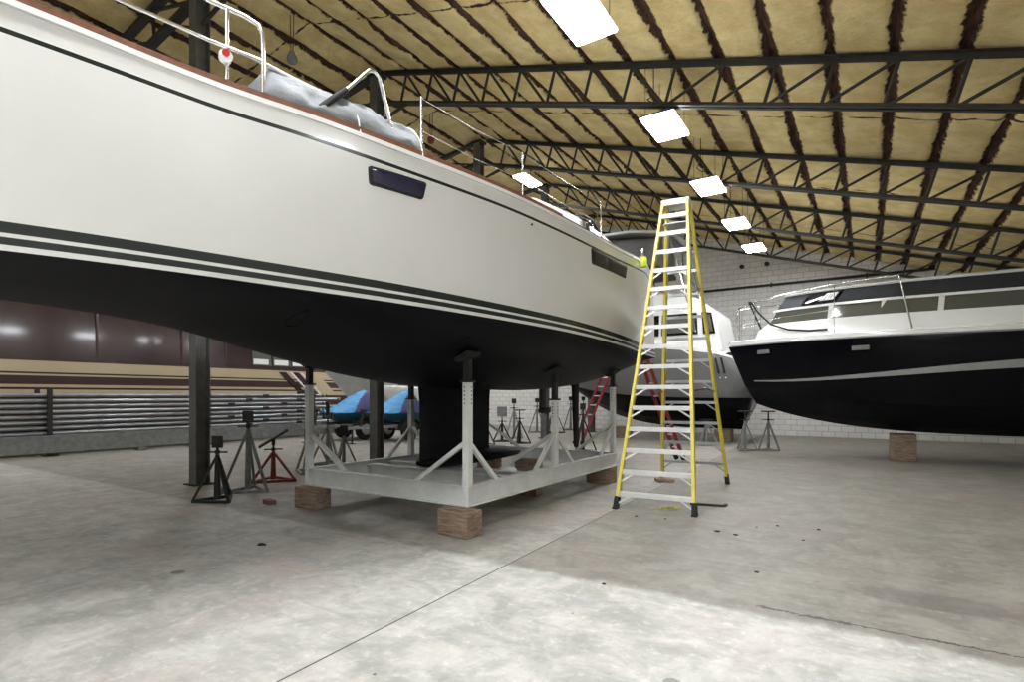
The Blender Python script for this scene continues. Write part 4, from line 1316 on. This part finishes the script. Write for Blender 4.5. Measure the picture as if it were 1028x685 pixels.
# bow rail
for s in (1, -1):
    def dk(u, z, inn=.10):
        p = kp('deck', u); return (p[0] - (.12 if u > .97 else 0), s * max(.05, p[1] - inn), p[2] + z * .80)
    c = MB(); c.tube([dk(.985, .02), dk(.985, .92), dk(.96, 1.10), dk(.90, 1.22), dk(.80, 1.32), dk(.66, 1.42), dk(.50, 1.46), dk(.47, .02)], .019, 8); c.build('bow_rail', 'stainless', kb_, smooth=50)
    c = MB(); c.tube([dk(.985, .50), dk(.92, .58), dk(.80, .64), dk(.66, .70)], .008, 6); c.build('mid_rail', 'stainless', kb_, smooth=50)
    for u, z in ((.955, 1.10), (.90, 1.22), (.66, 1.42)):
        a, b_ = Vector(dk(u, .0)), Vector(dk(u, z))
        c = MB(); c.cyl(a, b_, .011, n=8); c.build('rail_post', 'stainless', kb_, smooth=40)
# rope over the rail
def kpt(u, dy, z): 
    p = kp('deck', u); return (p[0], p[1] - .1 + dy, p[2] + z * .80)
c = MB(); c.tube([kpt(.845, -.25, .09), kpt(.865, -.22, .09), kpt(.88, -.12, .35), kpt(.915, .02, 1.16), kpt(.92, .04, 1.26), kpt(.912, .06, 1.24), kpt(.885, .05, .85), kpt(.845, .02, .45), kpt(.79, -.02, .24), kpt(.73, -.1, .17), kpt(.68, -.15, .17)], .022, 8)
rp = c.build('mooring_rope', 'black_rubber', None, smooth=50); rp.location = kb_.location; rp.rotation_euler = kb_.rotation_euler
tag(rp, 'black rope looped over the bow rail of the black boat', 'rope')
for x, lab in ((1.0, 'timber stack under the black boat stern'), (3.6, 'timber stack under the black boat middle')):
    timber((4.3 - x, 15.6, 0), (.5, .6, .61), lab)

# ------------------------------------------------------------------ left background: striped cruiser, masts, jet skis
hb_ = thing('houseboat', 'tan and brown striped cruiser with dark red upper deck, behind the stacked masts', 'motor boat', (-20.6, 10.0, 0))
def hb_band(name, z0, z1, mat, off=0.0, y1=None, label=None):
    c = MB(); rings = []
    for z, o in ((z0, 0), (z1, 0)):
        ye = 6.6 - (z - 1.4) * .95 if y1 is None else y1
        rings.append([(-1.5 - off, -9.0, z), (1.5 + off, -9.0, z), (1.5 + off, ye, z), (-1.5 - off, ye, z)])
    c.loft(rings); o_ = c.build(name, mat, hb_)
    if label: o_['label'] = label
    return o_
hbands = MB()
lv = [(.55, 1.50, 0), (1.50, 1.66, 1), (1.66, 1.72, 2), (1.72, 1.80, 1), (1.80, 2.04, 2), (2.04, 2.09, 1), (2.09, 2.14, 2), (2.14, 2.45, 1), (2.45, 2.50, 2)]
for z0, z1, mi in lv:
    rings = []
    for z in (z0, z1):
        ye = 6.3 - (z - 1.4) * 1.1
        xo = 1.5 if mi != 2 else 1.49
        k_ = 1.0 if z >= 1.5 else .92
        rings.append([(-xo * k_, -9.0, z), (xo * k_, -9.0, z), (xo * k_, ye, z), (-xo * k_, ye, z)])
    hbands.loft(rings, True, True, mi)
hbands.build('hull', ['brown_gelcoat', 'tan_gelcoat', 'brown_gelcoat'], hb_, smooth=20)
# tan quarter panel with raked stripes
for dy, w_, mt in ((0.0, 1.25, 'tan_gelcoat'), (-.42, .28, 'burgundy_gelcoat'), (-.62, .10, 'white_gelcoat'), (-.16, .08, 'white_gelcoat'), (-1.0, .30, 'burgundy_gelcoat')):
    o = .012 if mt == 'tan_gelcoat' else .022
    c = MB()
    def ye(z): return 5.02 - (z - 1.55) * 1.1 + dy
    c.loft([[(1.49, ye(1.55) - w_ / 2, 1.55), (1.49, ye(1.55) + w_ / 2, 1.55), (1.49, ye(2.4) + w_ / 2, 2.4), (1.49, ye(2.4) - w_ / 2, 2.4)],
            [(1.5 + o, ye(1.55) - w_ / 2, 1.55), (1.5 + o, ye(1.55) + w_ / 2, 1.55), (1.5 + o, ye(2.4) + w_ / 2, 2.4), (1.5 + o, ye(2.4) - w_ / 2, 2.4)]])
    c.build('quarter_panel', mt, hb_)
c = MB(); c.loft([[(-1.4, -8.6, 2.5), (1.42, -8.6, 2.5), (1.42, 5.2, 2.5), (-1.4, 5.2, 2.5)], [(-1.4, -8.6, 4.2), (1.35, -8.6, 4.2), (1.35, 4.4, 4.2), (-1.4, 4.4, 4.2)]])
c.build('upper_deck', 'burgundy_gelcoat', hb_)
for y in (1.9, 2.75, 3.55):
    fr = quad_panel('window', [(1.42, y, 2.62), (1.42, y + .78, 2.62), (1.375, y + .70, 3.55), (1.375, y, 3.55)], 'grey_glass', hb_, .02)
    c = MB(); c.box((1.43, y + .34, 2.76), (.04, .60, .20)); c.build('blind', 'white_paper', fr)
for y in (-.6, .9, -3.0):
    c = MB(); c.box((1.40, y, 3.3), (.05, .05, 1.5)); c.build('deck_seam', 'brown_gelcoat', hb_)
c = MB(); c.box((0, -1.5, .31), (1.6, 11.0, .48)); c.build('support_cradle', 'black_paint', hb_)

# rack of aluminium masts along the left
rk_x = -17.4
LV = [.36 + .136 * i for i in range(9)]
for i, y in enumerate((5.2, 9.1, 12.9)):
    t = thing('mast_rack', ['steel mast rack nearest the front wall', 'steel mast rack in the middle of the stacked masts', 'steel mast rack at the far end of the stacked masts'][i], 'rack', (rk_x, y, 0), 0, 'mast racks')
    for s in (-.42, .42):
        c = MB(); c.box((s, 0, .86), (.09, .09, 1.66)); c.build('upright', 'steel_dark', t)
        c = MB(); c.box((s, 0, .015), (.26, .30, .03)); c.build('foot_plate', 'steel_dark', t)
    for z in LV:
        c = MB(); c.box((0, 0, z - .012), (.80, .06, .024)); c.build('arm', 'steel_dark', t)
nml = ['bottom', 'second lowest', 'third lowest', 'fourth lowest', 'middle', 'fourth highest', 'third highest', 'second highest', 'top']
for li, z in enumerate(LV):
    for j in range(2):
        x = rk_x + .25 - j * .26
        r1, r2 = (.055, .0475)
        y0, y1 = 2.2 + .7 * ((li * 3 + j) % 3), 13.4 + .35 * ((li * 2 + j) % 4)
        t = thing('mast', 'long bare aluminium mast, %s, on the %s shelf of the rack' % (['in front', 'behind the front one'][j], nml[li]), 'mast', (x, 0, z), 0, 'aluminium masts on the rack')
        c = MB(); ring = [(r1 * math.cos(2 * PI * i / 16), r2 * math.sin(2 * PI * i / 16) + r2 + .001) for i in range(16)]
        c.loft([[(a, y, b) for a, b in ring] for y in (y0, y1)])
        c.box((0, (y0 + y1) / 2, r2 * 2 + .001), (.03, y1 - y0 - .1, .006))
        c.build('extrusion', 'aluminium_mill' if li % 2 else 'aluminium_aged', t, smooth=40)
        c = MB(); c.box((0, y1 + .012, r2), (.12, .05, .085)); c.build('end_cap', 'black_paint', t, bevel=.01)
        if j == 0:
            for q in (1, 2):
                c = MB(); c.box((.045, 8.0 + q * 1.9 + .6 * (li % 3), r2 * 1.0), (.05, .22, .07)); c.build('spreader_root', 'black_paint', t, bevel=.01)
# low concrete kerb wall in front of the rack
c = MB(); c.bbox((-16.75, 1.0, 0.10), (-16.60, 14.2, .52)); c.bbox((-16.80, 1.0, 0), (-16.56, 1.2, .1)); c.bbox((-16.80, 7.0, 0), (-16.56, 7.2, .1)); c.bbox((-16.8, 14.0, 0), (-16.56, 14.2, .1))
tag(c.build('dock_plank', 'grey_stand_paint', None), 'long grey dock plank standing on edge below the stacked masts', 'plank')

def jet_ski(label, loc, rz):
    t = thing('jet_ski', label, 'jet ski', loc, rz, 'covered jet skis')
    # local +x is the tail, bow at x = 0
    prof = [(0.0, .20, .05, .30), (.15, .34, .20, .42), (.5, .46, .38, .56), (.9, .52, .46, .80), (1.35, .54, .50, 1.02), (1.62, .54, .50, 1.10), (1.72, .54, .50, 1.08), (1.85, .54, .49, .78), (2.2, .53, .47, .70), (2.55, .50, .44, .56)]
    h = MB(); rings = []
    for x, wh, wc, hz in prof:
        zb = .02 + .26 * clamp(1 - x / .7) ** 2
        rings.append([(x, 0, zb), (x, wh * .7, zb + .06), (x, wh, .30), (x, wh + .02, .36), (x, -wh - .02, .36), (x, -wh, .30), (x, -wh * .7, zb + .06)])
    h.loft(rings); h.build('hull', 'teal_hull', t, smooth=40)
    def pi(x, k):
        for i in range(len(prof) - 1):
            if prof[i][0] <= x <= prof[i + 1][0]:
                t_ = (x - prof[i][0]) / (prof[i + 1][0] - prof[i][0]); return lerp(prof[i][k], prof[i + 1][k], t_)
        return prof[-1][k]
    cvm = MB(); n = 29; K = 64
    vs, fs, ms = [], [], []
    for q in range(K):
        x = 2.55 * q / (K - 1); wh = pi(x, 1); hz = max(pi(x, 3), .40)
        for i in range(n):
            a = PI * i / (n - 1)
            n_ = .014 * noise.noise(Vector((x * 5, a * 3, 4)))
            vs.append((x, (wh + .03) * math.cos(a) * (1 - .25 * math.sin(a) ** 2) + n_, .34 + (hz - .34) * math.sin(a) ** 1.15 + n_))
    for q in range(K - 1):
        xc = 2.55 * (q + .5) / (K - 1)
        # edge of the purple flank sweeps up from the foot to the peak
        edge = clamp((xc - .82) / .85) ** .55 * .40 if xc > .82 else 0
        if xc > 1.66: edge = .40 + (xc - 1.66) * .3
        for j in range(n - 1):
            fs.append((q * n + j, q * n + j + 1, (q + 1) * n + j + 1, (q + 1) * n + j))
            low = min(j + .5, n - 1.5 - j) / (n - 1)
            ms.append(1 if low < edge else 0)
    fs.append(tuple(range(n))); ms.append(0); fs.append(tuple((K - 1) * n + j for j in range(n))); ms.append(1)
    cvm.v, cvm.f, cvm.m = vs, fs, ms
    cvm.build('cover', ['light_blue_cover', 'purple_cover'], t, smooth=50)
    return t
def trailer(label, loc, rz, L=3.4, w=1.15, zf=.50):
    t = thing('boat_trailer', label, 'trailer', loc, rz, 'boat trailers')
    for s in (-1, 1):
        c = MB(); c.bar((.2, s * .38, zf), (L - .8, s * .38, zf), .06, .09); c.build('side_rail', 'galvanised', t)
        c = MB(); c.bar((.2, s * .38, zf), (-.7, 0, zf - .02), .06, .08); c.build('tongue', 'galvanised', t)
        c = MB(); c.lathe([(.17, -.085), (.19, -.095), (.30, -.095), (.345, -.06), (.35, 0), (.345, .06), (.30, .095), (.19, .095), (.17, .085)], (1.30, s * w / 2, .35), 'y', 28)
        wo = c.build('wheel', 'tyre_rubber', t, smooth=40)
        c = MB(); c.lathe([(.03, -.115), (.05, -.112), (.06, -.096), (.13, -.09), (.168, -.108), (.182, -.104), (.182, .104), (.168, .108), (.13, .09), (.06, .096), (.05, .112), (.03, .115)], (1.30, s * w / 2, .35), 'y', 24); c.build('rim', 'wheel_white', wo, smooth=40)
        c = MB(); rings = []
        for i in range(11):
            a = PI * i / 10
            x, z = 1.30 + .42 * math.cos(a), .36 + .40 * math.sin(a)
            x2, z2 = 1.30 + .40 * math.cos(a), .36 + .38 * math.sin(a)
            rings.append([(x, s * (w / 2 - .13), z), (x, s * (w / 2 + .13), z), (x2, s * (w / 2 + .13), z2), (x2, s * (w / 2 - .13), z2)])
        c.loft(rings); c.build('fender', 'black_paint', t, smooth=40)
        c = MB(); c.bar((.5, s * .25, zf + .065), (L - .9, s * .25, zf + .065), .10, .05); c.build('bunk', 'black_rubber', t)
    c = MB(); c.bar((1.3, -w / 2, .35), (1.3, w / 2, .35), .06, .06)
    for s in (-1, 1): c.bar((1.3, s * .38, .37), (1.3, s * .38, zf), .05, .05)
    c.build('axle', 'steel_dark', t)
    for x in (.3, L - .9):
        c = MB(); c.bar((x, -.40, zf - .06), (x, .40, zf - .06), .06, .06); c.build('cross_member', 'galvanised', t)
    c = MB(); c.cyl((-.55, 0, .0), (-.55, 0, zf + .06), .03, n=10); c.box((-.55, 0, .012), (.16, .16, .024)); c.build('jack_post', 'steel_dark', t)
    c = MB(); c.bar((-.25, 0, zf), (-.12, 0, zf + .52), .06, .06); c.box((-.12, 0, zf + .5), (.10, .16, .10)); c.build('winch_post', 'steel_dark', t)
    return t
for lx, ly, l1, l2 in ((-14.9, 11.6, 'jet ski under blue and purple cover, left of the grey column', 'trailer carrying the jet ski left of the column'),
                       (-13.3, 12.1, 'jet ski under blue and purple cover, right of the grey column', 'trailer carrying the jet ski right of the column')):
    trailer(l2, (lx, ly, 0), R(86), 3.3)
    jet_ski(l1, (lx, ly + .10, .58), R(86))
# white runabout further back
t_ = thing('runabout', 'small white motor boat on a trailer beyond the jet skis, beside the keel', 'motor boat', (-17.9, 21.6, 0), R(-90))
power_hull(t_, 4.6, 1.9, .56, .95, 1.75, .15, 1.0, ['white_gelcoat', 'white_gelcoat', 'white_gelcoat'])
c = MB(); rings = []
for x, z, w in ((2.3, 1.9, .75), (2.5, 2.3, .70), (2.55, 2.3, .70), (2.9, 1.9, .70)):
    rings.append([(x, -w, z - .1), (x, -w * .9, z), (x, w * .9, z), (x, w, z - .1)])
c.loft(rings); c.build('windscreen', 'grey_glass', t_, smooth=30)
trailer('trailer carrying the small white motor boat', (-17.9, 18.4, 0), R(88), 3.4, 1.5)
# white panels / door at left wall
# ------------------------------------------------------------------ back wall bits
c = MB(); c.cyl((-6.2, YB - .08, 5.64), (XR - .1, YB - .08, 5.64), .045, n=12)
po2 = thing('wall_pipe', 'black pipe running along the block wall above the boats', 'pipe')
c.build('pipe', 'black_paint', po2, smooth=40)
for x in (-6.0, -3.0, 0, 3.0):
    c = MB(); c.box((x, YB - .06, 5.64), (.05, .12, .16)); c.build('pipe_clamp', 'steel_dark', po2)
for px_, lab in ((-4.04, 'small black wall fitting under the roof, left of two'), (-3.16, 'small black wall fitting under the roof, right of two')):
    c = MB(); c.cyl((px_, YB + .01, 6.46), (px_, YB - .10, 6.46), .09, .07, n=14); c.cyl((px_, YB - .10, 6.46), (px_, YB - .14, 6.46), .05, n=12)
    tag(c.build('wall_fitting', 'black_paint', None, smooth=40), lab, 'wall fitting', 'black wall fittings')

for x, y, zb_, lab in ((-9.4, 6.65, 8.04, 'small grey pendant on a thin wire above the canvas cover'), (-9.6, 10.95, 8.19, 'small reddish pendant behind the end of the canvas cover')):
    t = thing('pendant_socket', lab, 'pendant', (x, y, zb_), 0, 'hanging pendants')
    c = MB(); c.lathe([(.02, .17), (.05, .15), (.06, .10), (.09, .06), (.10, 0), (.08, -.06), (.03, -.09)], n=18); c.build('shade', 'grey_canvas' if x > -9.5 else 'red_stand_paint', t, smooth=50)
    for dx in (-.03, .03):
        c = MB(); c.cyl((dx, 0, .15), (dx * 2, 0, deck_z(x + dx * 2) - zb_ - .04), .007, n=6); c.build('wire', 'black_rubber', t)

# ------------------------------------------------------------------ small things on the floor
c = MB(); c.box((0, 0, .03), (.20, .10, .06)); 
for i in range(3): c.cyl((-.06 + .06 * i, 0, .058), (-.06 + .06 * i, 0, .0605), .016, n=10, mi=1)
o = c.build('brick', ['brick_red', 'black_paint'], None, bevel=.004); o.location = (-6.93, 4.55, 0); o.rotation_euler = (0, 0, R(-8)); tag(o, 'reddish brick lying on the floor left of the front wood block', 'brick')
c = MB(); pts = []
for i in range(40):
    a = i / 39 * 4.6 * PI
    rr = .055 + .03 * math.sin(a * .37)
    pts.append((rr * 1.5 * math.cos(a) + .02 * math.sin(i * 1.7), rr * math.sin(a), .010 + .011 * (i / 39) * 2 + .003 * math.sin(i * 2.1)))
pts = [(-.24, -.05, .008), (-.16, .0, .008), (-.10, -.03, .009)] + pts
c.tube(pts, .0065, 6)
o = c.build('cord', 'lime_cord', None, smooth=50); o.location = (-2.18, 7.18, 0); o.rotation_euler = (0, 0, R(25)); tag(o, 'small lime yellow cord coiled on the floor under the bottom ladder step', 'cord')
c = MB(); c.bar((-.22, 0, .015), (.22, 0, .015), .05, .03); c.bar((.22, 0, .015), (.24, .10, .015), .04, .03)
o = c.build('metal_bar', 'steel_dark', None); o.location = (-1.82, 7.70, 0); o.rotation_euler = (0, 0, R(12)); tag(o, 'dark metal bar on the floor by the ladder front right foot', 'metal bar')
c = MB(); c.box((0, 0, .035), (.30, .22, .05)); c.box((-.10, 0, .006), (.06, .22, .012)); c.box((.10, 0, .006), (.06, .22, .012))
o = c.build('pallet_piece', 'weathered_timber', None, bevel=.004); o.location = (-2.95, 9.45, 0); o.rotation_euler = (0, 0, R(30)); tag(o, 'small dark wooden pallet piece on the floor by the ladder rear left foot', 'pallet piece')
def chip(x, y, s, lab):
    c = MB(); ring = []
    c.loft([[(s * math.cos(2 * PI * i / 8) * k_ * (1 + .25 * math.sin(i * 2.3)), s * .7 * math.sin(2 * PI * i / 8) * k_, z) for i in range(8)] for k_, z in ((1, 0), (1.0, s * .3), (.5, s * .55))])
    o = c.build('paint_chip', 'black_paint', None); o.location = (x, y, 0); tag(o, lab, 'debris', 'dark chips on the floor')
for x, y, s in ((-1.38, 6.30, .030), (-1.18, 6.25, .026), (-.86, 6.95, .018), (-.78, 5.02, .02), (-.45, 7.0, .02), (-1.75, 4.05, .018), (-2.4, 6.55, .02), (-2.05, 6.60, .016), (-.55, 6.4, .015), (-1.05, 6.75, .014)):
    chip(x, y, s, 'tiny dark chip lying on the concrete in front of the ladder')
c = MB(); c.loft([[(.05 * math.cos(2 * PI * i / 10) * k_ * (1 + .3 * math.sin(i * 1.9)), .035 * math.sin(2 * PI * i / 10) * k_, z) for i in range(10)] for k_, z in ((1, 0), (1, .008), (.6, .016))])
o = c.build('rubber_scrap', 'black_rubber', None); o.location = (-5.1, 3.26, 0); tag(o, 'small black scrap on the floor at left in front of the cradle', 'debris')

# ------------------------------------------------------------------ world, camera, view
w = bpy.data.worlds.new('World'); SC.world = w; w.use_nodes = True
w.node_tree.nodes['Background'].inputs[0].default_value = (0.6, 0.65, 0.7, 1)
w.node_tree.nodes['Background'].inputs[1].default_value = 0.3
cam = bpy.data.cameras.new('Camera'); co = bpy.data.objects.new('Camera', cam); COL.objects.link(co)
co.location = (0, 0, 1.5); co.rotation_euler = (R(90), 0, math.atan(356 / 551))
cam.sensor_width = 36; cam.lens = 36 * 551 / 1028; cam.shift_y = (397 - 342.5) / 1028
cam.clip_start = .05; cam.clip_end = 200
SC.camera = co
SC.view_settings.view_transform = 'Standard'; SC.view_settings.look = 'None'
SC.view_settings.exposure = 1.3; SC.view_settings.gamma = 1.0; SC.view_settings.use_curve_mapping = False
SC.cycles.use_denoising = True
SC.cycles.max_bounces = 8; SC.cycles.diffuse_bounces = 5; SC.cycles.glossy_bounces = 4
SC.cycles.sample_clamp_indirect = 6.0
SC.cycles.caustics_reflective = False; SC.cycles.caustics_refractive = False
